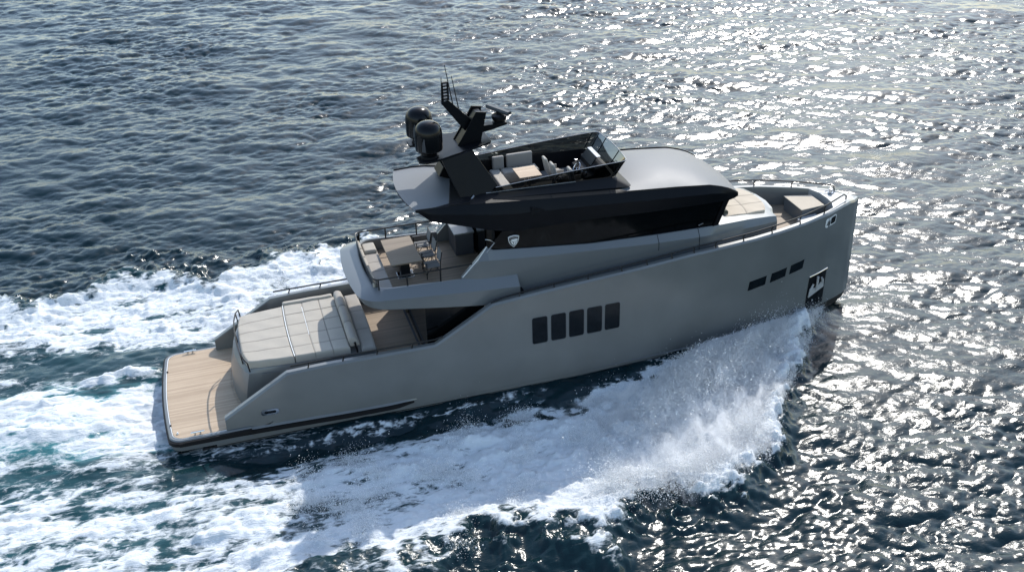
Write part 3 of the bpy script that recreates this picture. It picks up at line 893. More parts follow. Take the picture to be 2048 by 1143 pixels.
def pad(name, x0f, x1f, y0, y1, zt, thick, seams_x, seams_y, mat, parent, n=(56, 64), round_=.07, wid=.022, dep=.022, yscale=None):
    """upholstered pad: grooved top, puffed panels, rounded rim"""
    nu, nv = n
    vs, fs, sm_ = [], [], []
    for i in range(nu + 1):
        for j in range(nv + 1):
            u, v = i / nu, j / nv
            y = y0 + (y1 - y0) * v
            xa, xb = x0f(y), x1f(y)
            x = xa + (xb - xa) * u
            if yscale: y *= yscale(x)
            e = min((x - xa) + .0, (xb - x), (y - y0) if not yscale else (v * (y1 - y0)), (y1 - y) if not yscale else ((1 - v) * (y1 - y0)))
            z = zt
            if e < round_: z -= round_ - math.sqrt(max(0, round_ ** 2 - (round_ - max(e, 0)) ** 2))
            q_ = 0.0
            for s_ in seams_x:
                f_ = xa + (xb - xa) * s_
                e_ = math.exp(-((x - f_) / wid) ** 2); z -= dep * e_; q_ = max(q_, e_)
            for s_ in seams_y:
                e_ = math.exp(-(((v - s_) * (y1 - y0)) / wid) ** 2); z -= dep * e_; q_ = max(q_, e_)
            sm_.append(q_)
            z += .008 * math.sin(7 * x + 3 * y) * math.sin(4 * y - x)
            vs.append((x, y, z))
    W_ = nv + 1
    for i in range(nu):
        for j in range(nv): fs.append((i * W_ + j, (i + 1) * W_ + j, (i + 1) * W_ + j + 1, i * W_ + j + 1))
    edge = [i * W_ for i in range(nu + 1)] + [nu * W_ + j for j in range(1, nv + 1)] + [i * W_ + nv for i in range(nu - 1, -1, -1)] + [j for j in range(nv - 1, 0, -1)]
    b0 = len(vs)
    for e_ in edge: vs.append((vs[e_][0], vs[e_][1], zt - thick))
    ne = len(edge)
    for k in range(ne): fs.append((edge[k], edge[(k + 1) % ne], b0 + (k + 1) % ne, b0 + k))
    o = MB().add(vs, fs).build(name, mat, parent, 60)
    if len(o.data.vertices) == len(vs):
        at = o.data.attributes.new('seam', 'FLOAT', 'POINT')
        at.data.foreach_set('value', sm_ + [0.0] * ne)
    return o

ysc = lambda x: lerp(x, [2.9, 3.1, 3.35, 4.6, 6.5, 7.4], [.86, .90, .93, 1.0, 1.03, 1.06])
sunpad = pad('sun_pad', lambda y: 2.84 + .17 * (y / 1.85) ** 4, lambda y: 4.54 + .05 * (y / 1.85) ** 2, -1.83, 1.83, 2.44, .28, [], [.2, .4, .6, .8], M['cushion'], yacht, (50, 130), .06, .020, .014, ysc)
pad('pad_section', lambda y: 4.58 + .05 * (y / 1.85) ** 2, lambda y: 6.56, -1.83, 1.83, 2.45, .28, [.36, .69], [.17, .38, .59, .8], M['cushion'], sunpad, (90, 120), .06, .018, .020, ysc)
pp = MB()
pp.tube([(4.56 + .05 * (y / 1.85) ** 2, y, 2.445) for y in np.linspace(-1.83, 1.83, 24)], .018, 6)
pp.tube([(5.29, y, 2.448) for y in np.linspace(-.55, 1.5, 16)], .012, 6)
pp.build('pad_piping', M['white'], sunpad, 50)
pad('side_cushion', lambda y: 4.62, lambda y: 6.5, 1.84, 2.04, 2.52, .3, [], [], M['cushion'], sunpad, (40, 8), .05)
bo = MB()
for k in range(3):
    y0, y1 = -1.86 + 1.2 * k, -1.86 + 1.2 * (k + 1) - .015
    prof_ = [(6.57, 2.44), (6.53, 2.62), (6.56, 2.74), (6.64, 2.79), (6.75, 2.78), (6.83, 2.72), (6.90, 2.52), (6.92, 2.44)]
    ri = []
    for t_ in (0, .03, .1, .5, .9, .97, 1):
        sc = .86 if t_ in (0, 1) else (.96 if t_ in (.03, .97) else 1.0)
        ri.append([(6.73 + (x - 6.73) * sc, y0 + (y1 - y0) * t_, 2.44 + (z - 2.44) * sc) for x, z in prof_])
    bo.loft(ri, True, True, True)
bo.build('bolster', M['cushion2'], sunpad, 60)
MB().tube([(6.74, -1.88, 2.6), (6.8, -1.93, 2.2)], .035).pair('bolster_bracket', M['rail'], sunpad, 40)
pad('forward_pad', lambda y: 6.95, lambda y: 7.50 - .06 * (y / 2) ** 2, -1.99, 1.99, 2.36, .22, [], [.33, .66], M['cushion2'], sunpad, (24, 110), .09, .02, .016)
# low stainless rail round the aft end of the pad
sr = MB()
pth = [(2.98, -1.92, 2.56), (2.88, -1.72, 2.60), (2.78, -1.2, 2.62), (2.73, -.5, 2.63), (2.72, .3, 2.63), (2.76, 1.0, 2.62), (2.86, 1.6, 2.60), (2.98, 1.9, 2.56), (3.02, 1.92, 2.2)]
sr.tube([(3.02, -1.92, 2.2)] + pth, .026)
for q in (2, 4, 6): sr.tube([pth[q], (pth[q][0] + .05, pth[q][1], 2.12)], .022)
sr.build('pad_rail', M['rail'], yacht, 40)

# stairs beside the block
for sy in (-1, 1):
    for k in range(4):
        a, b = sorted((sy * 1.70, sy * 2.56))
        st_ = MB().box((2.62 + .42 * k, a, .45), (4.9, b, .80 + .235 * k - .012)).build('stair_step', M['light'], yacht, 0, .012)
        MB().box((2.66 + .42 * k, a + .05, .80 + .235 * k - .012), (2.62 + .42 * (k + 1), b - .05, .80 + .235 * k)).build('tread', M['teakshade'], st_, 0)
    a, b = sorted((sy * 1.9, sy * 2.56))
    MB().box((4.3, a, 1.2), (7.4, b, 1.50)).build('side_deck', M['teakshade'], yacht, 0)

# cockpit
MB().box((7.3, -2.56, 1.3), (13, 2.56, 1.506)).build('cockpit_sole', M['teakshade'], yacht, 0)
MB().box((9.12, -2.55, 1.507), (9.2, 2.55, 1.53)).build('door_threshold', M['slate'], yacht, 0)
MB().box((9.26, -2.35, 1.5), (12.9, 1.25, 3.75)).build('saloon_glass', M['darkglass'], yacht, 0)
cc = MB().box((9.2, 1.3, 1.5), (9.6, 2.5, 3.4)).build('cockpit_cabinet', M['tabledark'], yacht, 0, .02)
MB().box((9.19, 1.5, 2.3), (9.205, 2.2, 2.75)).build('cabinet_drawer', M['matt'], cc, 0, .004)
# side deck / main deck lid under the upper deck
MB().prism([(11.4, -2.6), (16, -2.62), (20, -2.46), (22, -2.25), (23.3, -1.99), (23.3, 1.99), (22, 2.25), (20, 2.46), (16, 2.62), (11.4, 2.6)], 'z', 3.3, 3.46).build('main_deck', M['teakshade'], yacht, 0)

# upper deck ----------------------------------------------------------------
def ushape(xa, yh, r, xe, bow=.1, n=9):
    pts = [(xe, -yh)]
    for k in range(1, 8): pts.append((xe + (xa + r - xe) * k / 8, -yh))
    pts += arc(xa + r, -yh + r, r, 270, 182, n)
    for k in range(1, 12):
        y = (-yh + r) + 2 * (yh - r) * k / 12
        pts.append((xa - bow * (1 - (y / (yh - r)) ** 2), y))
    pts += arc(xa + r, yh - r, r, 178, 90, n)
    for k in range(7, 0, -1): pts.append((xe + (xa + r - xe) * k / 8, yh))
    return pts + [(xe, yh)]
tz = lambda x: lerp(x, [7, 8.3, 10.7, 12.7], [4.60, 4.57, 4.44, 4.35])
fz = lambda x: lerp(x, [6.9, 8, 9.4, 12.7], [4.40, 4.34, 4.22, 3.97])
bz = lambda x: lerp(x, [7, 7.4, 9.4, 11.3, 12.7], [4.14, 4.06, 3.74, 3.46, 3.35])
ov = MB()
spec = [(7.72, 1.90, .55, lambda x: 4.0), (7.68, 1.92, .55, lambda x: tz(x) - .03), (7.64, 1.95, .56, tz), (7.56, 2.02, .6, tz),
        (7.05, 2.36, .80, lambda x: fz(x) + .03), (6.98, 2.40, .82, fz), (7.12, 2.42, .8, lambda x: bz(x) + .03), (7.16, 2.40, .8, bz), (7.5, 2.1, .7, lambda x: bz(x) + .0)]
ov.loft([[(x, y, f(x)) for x, y in ushape(xa, yh, r, 12.75, .12)] for xa, yh, r, f in spec], False)
ov.v += []; 
o_ = ov.build('upper_deck_bulwark', M['house'], yacht, 24)
# forward ends of the bulwark
e = MB()
for sy in (-1,):
    e.add([(12.75, sy * 1.92, 3.9), (12.75, sy * 1.95, tz(12.75)), (12.75, sy * 2.02, tz(12.75)), (12.75, sy * 2.40, fz(12.75)), (12.75, sy * 2.40, bz(12.75))], [(0, 1, 2, 3, 4)])
e.pair('bulwark_end', M['house'], o_, 0)
MB().prism(ushape(7.6, 1.95, .55, 12.8), 'z', 4.0, 4.104).build('upper_deck_floor', M['teakshade'], yacht, 0)
MB().prism(ushape(7.3, 2.2, .7, 12.8), 'z', 3.9, 3.95).build('upper_deck_soffit', M['house'], yacht, 0)
# rail
ur = MB()
rz = 4.94
path = [(x, y, rz - .0 * x) for x, y in ushape(7.62, 1.93, .22, 11.15, .05, 6)]
ur.tube(path, .028)
for sy in (-1, 1):
    for x in (7.78, 8.79, 9.98): ur.tube([(x, sy * 1.93, rz), (x, sy * 1.95, tz(x) - .02)], .027)
for y in (-.9, .9): ur.tube([(7.6, y, rz), (7.6, y, 4.55)], .02)
upper_rail = ur.build('upper_deck_rail', M['rail'], yacht, 40)
gp = MB()
gp.loft([[(x - .01, y, z) for x, y in ushape(7.62, 1.86, .3, 8.6, .05)][11:-11] for z in (4.58, 4.9)], False)
gp.build('rail_glass', M['glass'], upper_rail, 30)

# aft sofa of the upper deck
sofa = pad('upper_sofa', lambda y: 7.72, lambda y: 8.30, -1.82, 1.7, 4.47, .36, [], [.2, .4, .6, .8], M['cushion2'], yacht, (24, 120), .05, .016, .014)
pad('sofa_arm', lambda y: 8.30, lambda y: 8.34, -1.8, -.9, 4.3, .2, [], [], M['cushion2'], sofa, (4, 20), .01)
bk = MB()
for k in range(5):
    y0 = -1.75 + .7 * k
    bk.box((7.62, y0, 4.40), (7.74, y0 + .68, 4.72))
bk.build('sofa_backrest', M['cushion'], sofa, 0, .04, seg=3)
pad('sofa_cushion', lambda y: 7.8, lambda y: 8.26, 1.0, 1.66, 4.60, .13, [], [], M['cushion'], sofa, (16, 16), .04)

# cabinet of the upper deck
cb = MB().box((11.12, .38, 4.1), (11.82, 1.50, 4.96)).build('deck_cabinet', M['slate'], yacht, 0, .02)
MB().box((11.07, .33, 4.962), (11.86, 1.55, 5.02)).build('cabinet_top', M['hull'], cb, 0, .02)

# house ---------------------------------------------------------------------
HZ = ([10.75, 11.73, 11.95, 13.3, 15.6, 18.2, 20.7, 22.2, 23.2, 23.62], [4.43, 5.45, 5.31, 5.15, 4.90, 4.79, 4.74, 4.63, 4.50, 4.40])
HC = ([10.75, 11.35, 14, 18, 20.7, 23.62], [4.43, 5.06, 4.82, 4.55, 4.45, 4.25])
HY = ([10.75, 20.7, 22.2, 23.1, 23.5, 23.62], [1.88, 1.83, 1.58, 1.42, 1.35, 1.2])
HCY = ([10.75, 11.4, 20.0, 22.2, 23.1, 23.62], [2.0, 2.07, 2.02, 1.74, 1.54, 1.42])
def house_pt(x): return lerp(x, *HZ), lerp(x, *HC), lerp(x, *HY), lerp(x, *HCY)
rings = []
xs_h = [10.75, 11.05, 11.38, 11.73, 11.95] + list(np.linspace(12.4, 20.6, 20)) + [20.9]
for x in xs_h:
    zt, zc, yt, yc = house_pt(x)
    zc = min(zc, zt)
    rings.append([(x, -(yc + .03), 3.3), (x, -yc, zc), (x, -yt, zt), (x, -(yt - .12), zt), (x, -(yt - .13), 3.9)])
hs = MB().loft(rings, False)
hs.add(rings[0], [(0, 1, 2, 3, 4)])
hs.mirror()
house = hs.build('deckhouse', M['house'], yacht, 22)
rings = []
def trunk_front(y): return 23.72 - .42 * (abs(y) / 1.4) ** 2.4
for t_ in list(np.linspace(20.5, 22.6, 8)) + [22.9, 23.1, 23.3, 23.45]:
    zt, zc, yt, yc = house_pt(t_)
    rings.append([(t_, -(yc + .03), 3.3), (t_, -yc, zc), (t_, -yt, zt), (t_, -yt * .5, zt + .03), (t_, 0, zt + .04), (t_, yt * .5, zt + .03), (t_, yt, zt), (t_, yc, zc), (t_, yc + .03, 3.3)])
zt, zc, yt, yc = house_pt(23.45)
fr2 = []
for (k, yv) in enumerate([-(yc + .03), -yc, -yt, -yt * .5, 0, yt * .5, yt, yc, yc + .03]):
    z = rings[-1][k][2]
    fr2.append((trunk_front(yv) if 0 < k < 8 else 23.45, yv * .99, z - .02))
rings.append(fr2)
rings.append([(p[0] + .02, p[1] * .97, 3.3) for p in fr2])
MB().loft(rings, False).build('foredeck_trunk', M['house'], house, 25)
# door seams in the deckhouse side
for x in (18.25, 19.9):
    sm = MB()
    zt, zc, yt, yc = house_pt(x)
    sm.add([(x - .012, -(yc + .016), 3.5), (x + .012, -(yc + .016), 3.5), (x + .012, -(yc + .004), zc), (x - .012, -(yc + .004), zc), (x + .012, -(yt + .004), zt + .004), (x - .012, -(yt + .004), zt + .004)], [(0, 1, 2, 3), (3, 2, 4, 5)])
    sm.pair('door_seam', M['matt'], house, 0)
# pale edge of the sloping aft end
ed = MB()
ed.tube([(10.78, -1.93, 4.47), (11.36, -1.99, 5.10), (11.73, -1.84, 5.47)], .02, 6).pair('house_edge', M['white'], house, 40)
fsun = pad('foredeck_pad', lambda y: 21.35, lambda y: 23.42 - .30 * (abs(y) / 1.1) ** 2.6, -1.12, 1.12, 4.70, .25, [.52], [.33, .66], M['cream'], yacht, (60, 90), .05, .020, .016, lambda x: lerp(x, [21.3, 22.4, 23.4], [1.12, 1.06, .92]))
fsun.rotation_euler = (0, R(3.2), 0)
fsun.location = (-.262 + .03, 0, 1.185 + .05)
MB().tube([(21.45, -1.05, 4.78), (21.42, -.5, 4.80), (21.4, 0, 4.81), (21.42, .6, 4.80), (21.45, 1.05, 4.78)], [.10, .13, .13, .13, .10], 12).build('pad_headrest', M['olive'], fsun, 60)
fsun.children[0].matrix_parent_inverse = Matrix.Rotation(-R(3.2), 4, 'Y') @ Matrix.Translation((.232, 0, -1.235))
# windows of the deckhouse
def zlow(x): return lerp(x, [10.75, 20.8], [lerp(10.75, *HZ), lerp(20.8, *HZ)]) if False else lerp(x, *HZ)
gl = MB()
lo, hi = [], []
N_ = 26
for i in range(N_ + 1):
    t_ = i / N_
    xl = 11.75 + (20.62 - 11.75) * t_
    xh = 12.35 + (20.98 - 12.35) * t_
    lo.append((xl, -(lerp(xl, *HY) - .05), zlow(xl) - .03))
    hi.append((xh, -1.90, lerp(xh, [12.3, 12.74, 15.35, 17.86, 21], [6.05, 5.97, 5.97, 5.86, 5.8])))
for y in (1.4, .7, 0, -.7, -1.4):                       # curved windscreen
    lo.append((20.62 + .5 * (1 - (y / 1.83) ** 2), -y, zlow(20.7) + .04)); hi.append((20.98 + .35 * (1 - (y / 1.9) ** 2), -y, 5.8 + .02))
for i in range(N_, -1, -1):
    lo.append((lo[i][0], -lo[i][1], lo[i][2])); hi.append((hi[i][0], -hi[i][1], hi[i][2]))
gl.loft([lo, hi], False)
wind = gl.build('saloon_windows', M['darkglass'], yacht, 30)
ib = MB()
ib.box((11.93, -1.72, 4.1), (12.05, 1.72, 5.3)).box((11.95, -1.8, 5.3), (12.05, 1.8, 6.1))
ib.build('aft_bulkhead', M['matt'], yacht, 0)
MB().box((11.90, -1.0, 4.12), (11.93, .2, 5.9)).build('aft_door', M['darkglass'], yacht, 0)
MB().box((11.90, .35, 4.12), (11.93, 1.65, 5.9)).build('aft_door', M['darkglass'], yacht, 0)
pi_ = MB()
pi_.hexa([(20.52, -1.76, 4.72), (20.74, -1.72, 4.72), (20.74, -1.80, 4.72), (20.52, -1.84, 4.72)],
         [(20.86, -1.86, 5.84), (21.10, -1.82, 5.84), (21.10, -1.92, 5.84), (20.86, -1.95, 5.84)])
pi_.pair('windscreen_pillar', M['black'], wind, 0)
wp = MB().tube([(20.70, -1.55, 4.93), (19.9, -1.88, 4.90)], .02, 6)
wp.build('wiper', M['grime'], wind, 40)
# handrail beside the aft door
MB().tube([(11.35, -1.95, 4.85), (11.75, -1.93, 5.35), (12.0, -1.92, 5.62), (11.85, -1.85, 5.72), (11.70, -1.8, 5.74)], .022, 6).build('grab_rail', M['grime'], yacht, 40)
# emblem
def shield(cx, cz, w, h, s_=1.0, y=-1.95):
    base = [(-.5, .42), (-.3, .49), (0, .52), (.3, .49), (.5, .42), (.47, .12), (.38, -.12), (.22, -.32), (0, -.5), (-.22, -.32), (-.38, -.12), (-.47, .12)]
    return [(cx + px * w * s_, cz + pz * h * s_) for px, pz in base]
def em_y(z): return -1.83 - .07 * (z - 5.2) / .8 - .02
def plate(poly, d0, d1):
    n = len(poly); m = MB()
    m.add([(x, em_y(z) - d1, z) for x, z in poly] + [(x, em_y(z) - d0, z) for x, z in poly], [tuple(range(n)), tuple(range(n, 2 * n))[::-1]] + [(i, (i + 1) % n, n + (i + 1) % n, n + i) for i in range(n)])
    return m
ecx, ecz = 12.70, 5.55
em = plate(shield(ecx, ecz, .40, .46), 0, .05).build('shield_emblem', M['white'], yacht, 0)
plate(shield(ecx, ecz, .40, .46, .86), .05, .056).build('emblem_field', M['black'], em, 0)
fg = MB()
def pl2(p): 
    q = plate(p, .056, .062); fg.add(q.v, q.f)
pl2([(ecx - .13, ecz + .06), (ecx - .06, ecz + .10), (ecx + .14, ecz + .11), (ecx + .14, ecz + .03), (ecx + .05, ecz + .01), (ecx - .02, ecz - .005)])
pl2([(ecx - .13, ecz + .04), (ecx - .03, ecz - .02), (ecx + .01, ecz - .15), (ecx - .04, ecz - .12), (ecx - .09, ecz - .04)])
pl2([(ecx + .0, ecz - .01), (ecx + .05, ecz - .005), (ecx + .05, ecz - .15), (ecx + .02, ecz - .14)])
pl2([(ecx + .06, ecz + .0), (ecx + .12, ecz + .01), (ecx + .09, ecz - .10), (ecx + .07, ecz - .12)])
fg.build('emblem_figure', M['white'], em, 0)
bd = MB(); q = plate([(ecx - .14, ecz + .13), (ecx + .14, ecz + .155), (ecx + .14, ecz + .18), (ecx - .14, ecz + .155)], .056, .062); bd.add(q.v, q.f)
bd.build('emblem_band', M['grime'], em, 0)

# roof ----------------------------------------------------------------------
UX = [9.3, 9.4, 10.57, 11.0, 13.5, 16.7, 17.86, 18.9, 20.23, 20.7, 21.05, 21.3, 21.46]
UZ = [7.26, 7.26, 7.27, 7.26, 7.05, 6.78, 6.68, 6.60, 6.47, 6.34, 6.20, 6.06, 5.95]
LX = [9.3, 9.4, 9.6, 9.8, 11.13, 11.92, 12.74, 15.35, 17.86, 20.65, 21.0, 21.3, 21.46]
LZ = [7.22, 7.18, 7.0, 6.82, 6.40, 6.14, 5.96, 5.95, 5.84, 5.78, 5.76, 5.80, 5.86]
CR = ([9, 11, 16.7, 18.0, 18.9, 19.8, 20.5, 21.1, 21.5], [.02, .04, .10, .26, .27, .22, .12, .06, .02])   # crown above the edge line
def plan_y(x): return lerp(x, [9.3, 9.8, 12, 20, 20.8, 21.2, 21.46], [1.84, 1.88, 1.95, 1.95, 1.93, 1.90, 1.84])
GX = [9.3, 9.8, 10.3, 10.8, 11.2] + list(np.linspace(11.7, 16.2, 10)) + [16.6, 17.1, 17.5, 17.9, 18.4, 18.9, 19.4, 19.8, 20.2, 20.5, 20.8, 21.05, 21.25, 21.46]
GY = [-1, -.9, -.74, -.6, -.45, -.3, -.15, 0, .15, .3, .45, .6, .74, .9, 1]
vs, fs = [], []
for x in GX:
    for v in GY:
        k = 1 if x < 11 else 0
        xx = x - .27 * (1 - v * v) * max(0, (11 - x) / 1.7)
        if x > 20: xx = x + .16 * (1 - abs(v) ** 2.2) * (x - 20) / 1.4
        vs.append((xx, v * plan_y(x), lerp(x, UX, UZ) + lerp(x, *CR) * (1 - abs(v) ** 2.4)))
W_ = len(GY)
for i in range(len(GX) - 1):
    for j in range(W_ - 1):
        hole = 11.2 <= GX[i] and GX[i + 1] <= 16.65 and abs(GY[j] + GY[j + 1]) / 2 < .74
        if not hole: fs.append((i * W_ + j, (i + 1) * W_ + j, (i + 1) * W_ + j + 1, i * W_ + j + 1))
roof = MB().add(vs, fs).build('roof', M['roof'], yacht, 35)
# black side panels
rings, gut = [], []
for x in sorted(set(UX + LX + list(np.linspace(10, 21, 23)))):
    u, l, y = lerp(x, UX, UZ), lerp(x, LX, LZ), plan_y(x)
    d = u - l
    yc = y + .16 * min(1, d / .5) * lerp(x, [9.3, 11, 20, 21.46], [.2, 1, 1, .1])
    wi = lerp(x, [10.3, 10.9, 16.3, 17.0], [.03, .42, .42, .03])
    zi = u + lerp(x, *CR) * (1 - ((y - wi) / y) ** 2.4) + .045
    gut.append([(x, -(y - wi), zi), (x, -(y - wi * .5), (zi + u) / 2 + lerp(x, *CR) * .06 + .022), (x, -y - .004, u + .010), (x, -y - .004, u - .03)])
    rings.append([(x, -y, u + .004), (x, -(y + .015), u - .02), (x, -yc, u - .36 * d), (x, -(y + .02), l), (x, -(y - .12), l)])
MB().loft(rings, False).pair('roof_side', M['black'], roof, 22)
MB().loft(gut, False).pair('roof_gutter', M['rubber'], roof, 22)
# nose and soffit
vs, fs = [], []
nx = len(GX)
for i, x in enumerate(GX):
    for v in GY:
        xx = x - .27 * (1 - v * v) * max(0, (11 - x) / 1.7)
        if x > 20: xx = x + .16 * (1 - abs(v) ** 2.2) * (x - 20) / 1.4 - .03
        vs.append((xx, v * (plan_y(x) - .11), lerp(x, LX, LZ)))
for i in range(nx - 1):
    for j in range(W_ - 1): fs.append((i * W_ + j, i * W_ + j + 1, (i + 1) * W_ + j + 1, (i + 1) * W_ + j))
MB().add(vs, fs).build('roof_soffit', M['black'], roof, 35)
nl = MB()
nl.loft([[(21.46 + .167 * (1 - abs(v) ** 2.2), v * plan_y(21.46), lerp(21.46, UX, UZ) + .02 * (1 - abs(v) ** 2.4)) for v in GY],
         [(21.43 + .167 * (1 - abs(v) ** 2.2), v * (plan_y(21.46) - .06), 5.85) for v in GY]], False)
nl.build('roof_edge', M['black'], roof, 35)
nl = MB()
nl.loft([[(9.3 - .27 * (1 - v * v), v * plan_y(9.3), 7.26 + .02 * (1 - abs(v) ** 2.4)) for v in GY],
         [(9.32 - .27 * (1 - v * v), v * (plan_y(9.3) - .1), 7.21) for v in GY]], False)
nl.build('roof_edge', M['black'], roof, 35)
MB().prism([(10.45, -1.90), (11.02, .25), (11.2, .95), (11.3, .95), (11.3, -1.6), (11.2, -1.90)], 'z', 7.2, 7.315).build('stair_hatch', M['matt'], roof, 0, .01)
# vent gill on the black side
tv = MB()
for sy in (-1,):
    tv.add([(13.3, sy * 2.10, 6.62), (13.34, sy * 2.16, 6.84), (13.6, sy * 2.14, 6.80), (13.9, sy * 2.09, 6.66), (13.6, sy * 2.12, 6.61), (13.36, sy * 2.17, 6.60), (13.3, sy * 1.98, 6.86), (13.9, sy * 1.98, 6.7), (13.3, sy * 2.0, 6.58)],
           [(0, 1, 5), (1, 2, 4, 5), (2, 3, 4), (1, 6, 7, 2), (2, 7, 3), (0, 6, 1), (5, 4, 3), (0, 5, 8)])
tv.pair('side_vent', M['matt'], roof, 20)

# flybridge -----------------------------------------------------------------
def fly_outline(xa, yh, xf, nose, r=.5):
    """closed loop from aft starboard round the front to aft port"""
    pts = [(xa + (xf - r - xa) * k / 8, -yh) for k in range(9)]
    pts += [(xf - r + r * math.sin(R(a)) * 1.0, -yh + r - r * math.cos(R(a))) for a in (20, 40, 60, 75)]
    for k in range(1, 10):
        y = (-yh + r) * (1 - k / 5.0)
        pts.append((xf + nose * (1 - (y / (yh - r)) ** 2) * .5, y))
    pts += [(xf - r + r * math.sin(R(a)), yh - r + r * math.cos(R(a))) for a in (75, 60, 40, 20)]
    pts += [(xa + (xf - r - xa) * k / 8, yh) for k in range(8, -1, -1)]
    return pts
rf = lambda x: lerp(x, UX, UZ)
l1 = [(x, y, rf(x) - .05) for x, y in fly_outline(10.95, 1.66, 16.6, .1, .25)]
l2 = [(x, y, lerp(x, [10.9, 11.6, 17.3], [7.12, 7.26, 6.86])) for x, y in fly_outline(10.95, 1.74, 17.25, .05, .16)]
l3 = [(x, y, lerp(x, [10.9, 11.5, 17], [7.14, 7.36, 7.19])) for x, y in fly_outline(11.05, 1.44, 16.72, .1, .3)]
l4 = [(x, y, z) for (x, y), z in zip(fly_outline(11.1, 1.38, 16.66, .1, .28), [p[2] for p in l3])]
l5 = [(x, y, 6.5) for x, y in fly_outline(11.1, 1.38, 16.66, .1, .28)]
coam = MB().loft([l1, l2, l3, l4, l5], False)
for a, b in ((0, -1),):
    coam.add([l1[0], l2[0], l3[0], l3[-1], l2[-1], l1[-1]], [(0, 1, 2, 3, 4, 5)])
    coam.add([(l5[0][0], -1.38, 6.5), (l4[0][0], -1.38, l4[0][2]), (l4[0][0], 1.38, l4[0][2]), (l5[0][0], 1.38, 6.5)], [(0, 1, 2, 3)])
fly = coam.build('flybridge_coaming', M['matt'], yacht, 25)
MB().prism([(11.1, -1.4), (16.75, -1.4), (16.75, 1.4), (11.1, 1.4)], 'z', 6.44, 6.552).build('flybridge_floor', M['piping'], yacht, 0)
# pale lip lines along the coaming
lp = MB()
lp.tube([(11.9, -1.45, 7.345), (13.3, -1.455, 7.315), (15.2, -1.455, 7.255)], .018, 6).pair('coaming_trim', M['grime'], fly, 40)
MB().tube([(11.15, -1.70, 7.16), (11.45, -1.5, 7.34)], .035, 6).pair('coaming_end', M['grime'], fly, 40)
# windscreen
rimz = lambda x: lerp(x, [12.2, 13.5, 14.8, 16.1, 17.1], [7.52, 7.61, 7.69, 7.75, 7.78])
g0 = fly_outline(12.0, 1.42, 16.78, .10, .2)
g1 = fly_outline(12.25, 1.49, 17.16, .16, .22)
b0 = [(x, y, lerp(x, [11.5, 17], [7.345, 7.185])) for x, y in g0]
b1 = [(x, y, rimz(x)) for x, y in g1]
screen = MB().loft([b0, b1], False).build('flybridge_screen', M['glass'], yacht, 30)
MB().tube(b1, .016, 6).build('screen_rim', M['grime'], screen, 40)
mu = MB()
for k in (4, 8, 10, 15, 20, 22, 26): MB().tube([b0[k], b1[k]], .022, 6).build('screen_mullion', M['matt'], screen, 40)
# radar arch
lo_ = [(11.05, -1.48, 7.10), (12.42, -1.46, 7.42), (12.42, -1.24, 7.42), (11.05, -1.24, 7.10)]
hi_ = [(10.50, -1.02, 8.62), (11.62, -.96, 8.80), (11.62, -.76, 8.80), (10.50, -.80, 8.62)]
wz = lambda x: 8.60 + .075 * (x - 9.8)
wp_ = [(9.72, -.55), (9.72, -1.0), (9.95, -1.18), (10.4, -1.16), (10.9, -1.02), (11.7, -.80), (12.35, -.62), (12.42, -.5), (12.42, .5), (12.35, .62), (11.7, .80), (10.9, 1.02), (10.4, 1.16), (9.95, 1.18), (9.72, 1.0), (9.72, .55), (10.0, .42), (10.45, .12), (10.45, -.12), (10.0, -.42)]
n = len(wp_)
arch = MB().add([(x, y, wz(x)) for x, y in wp_] + [(x, y, wz(x) + .07) for x, y in wp_], [tuple(range(n))[::-1], tuple(range(n, 2 * n))] + [(i, (i + 1) % n, n + (i + 1) % n, n + i) for i in range(n)]).build('radar_arch', M['black'], yacht, 0, .012)
MB().hexa(lo_, hi_).pair('arch_leg', M['black'], arch, 0, .015)
MB().hexa([(11.2, -1.2, 7.16), (11.35, -1.2, 7.16), (11.35, 1.2, 7.16), (11.2, 1.2, 7.16)], [(10.62, -.8, 8.62), (10.75, -.8, 8.62), (10.75, .8, 8.62), (10.62, .8, 8.62)]).build('arch_panel', M['matt'], arch, 0)
hn = MB().hexa([(10.66, .35, 7.42), (11.1, .35, 7.25), (11.1, 1.15, 7.25), (10.66, 1.15, 7.42)], [(10.86, .4, 7.74), (11.15, .4, 7.6), (11.15, 1.1, 7.6), (10.86, 1.1, 7.74)])
hn.build('arch_speaker', M['black'], arch, 0, .02)
for sy in (-1, 1):
    d = MB().lathe((10.16, sy * .72, 8.78), [(.26, 0), (.27, .02), (.27, .08), (.24, .09), (.24, .12), (.38, .13), (.462, .19), (.475, .26), (.48, .75), (.465, .88), (.42, 1.0), (.34, 1.10), (.23, 1.165), (.12, 1.19), (0.01, 1.20)], 40)
    dome = d.build('satellite_dome', M['dome'], yacht, 40)
    MB().lathe((10.16, sy * .72, 8.64), [(.29, 0), (.31, .02), (.31, .12), (.27, .145)], 28).build('dome_base', M['matt'], dome, 40)
    MB().hexa([(9.83, sy * .72 - .36, 9.03), (9.95, sy * .72 - .43, 9.03), (9.97, sy * .72 - .40, 9.03), (9.86, sy * .72 - .33, 9.03)], [(9.88, sy * .72 - .385, 9.5), (9.93, sy * .72 - .425, 9.5), (9.95, sy * .72 - .40, 9.5), (9.90, sy * .72 - .36, 9.5)]).build('dome_rib', M['slate'], dome, 0)
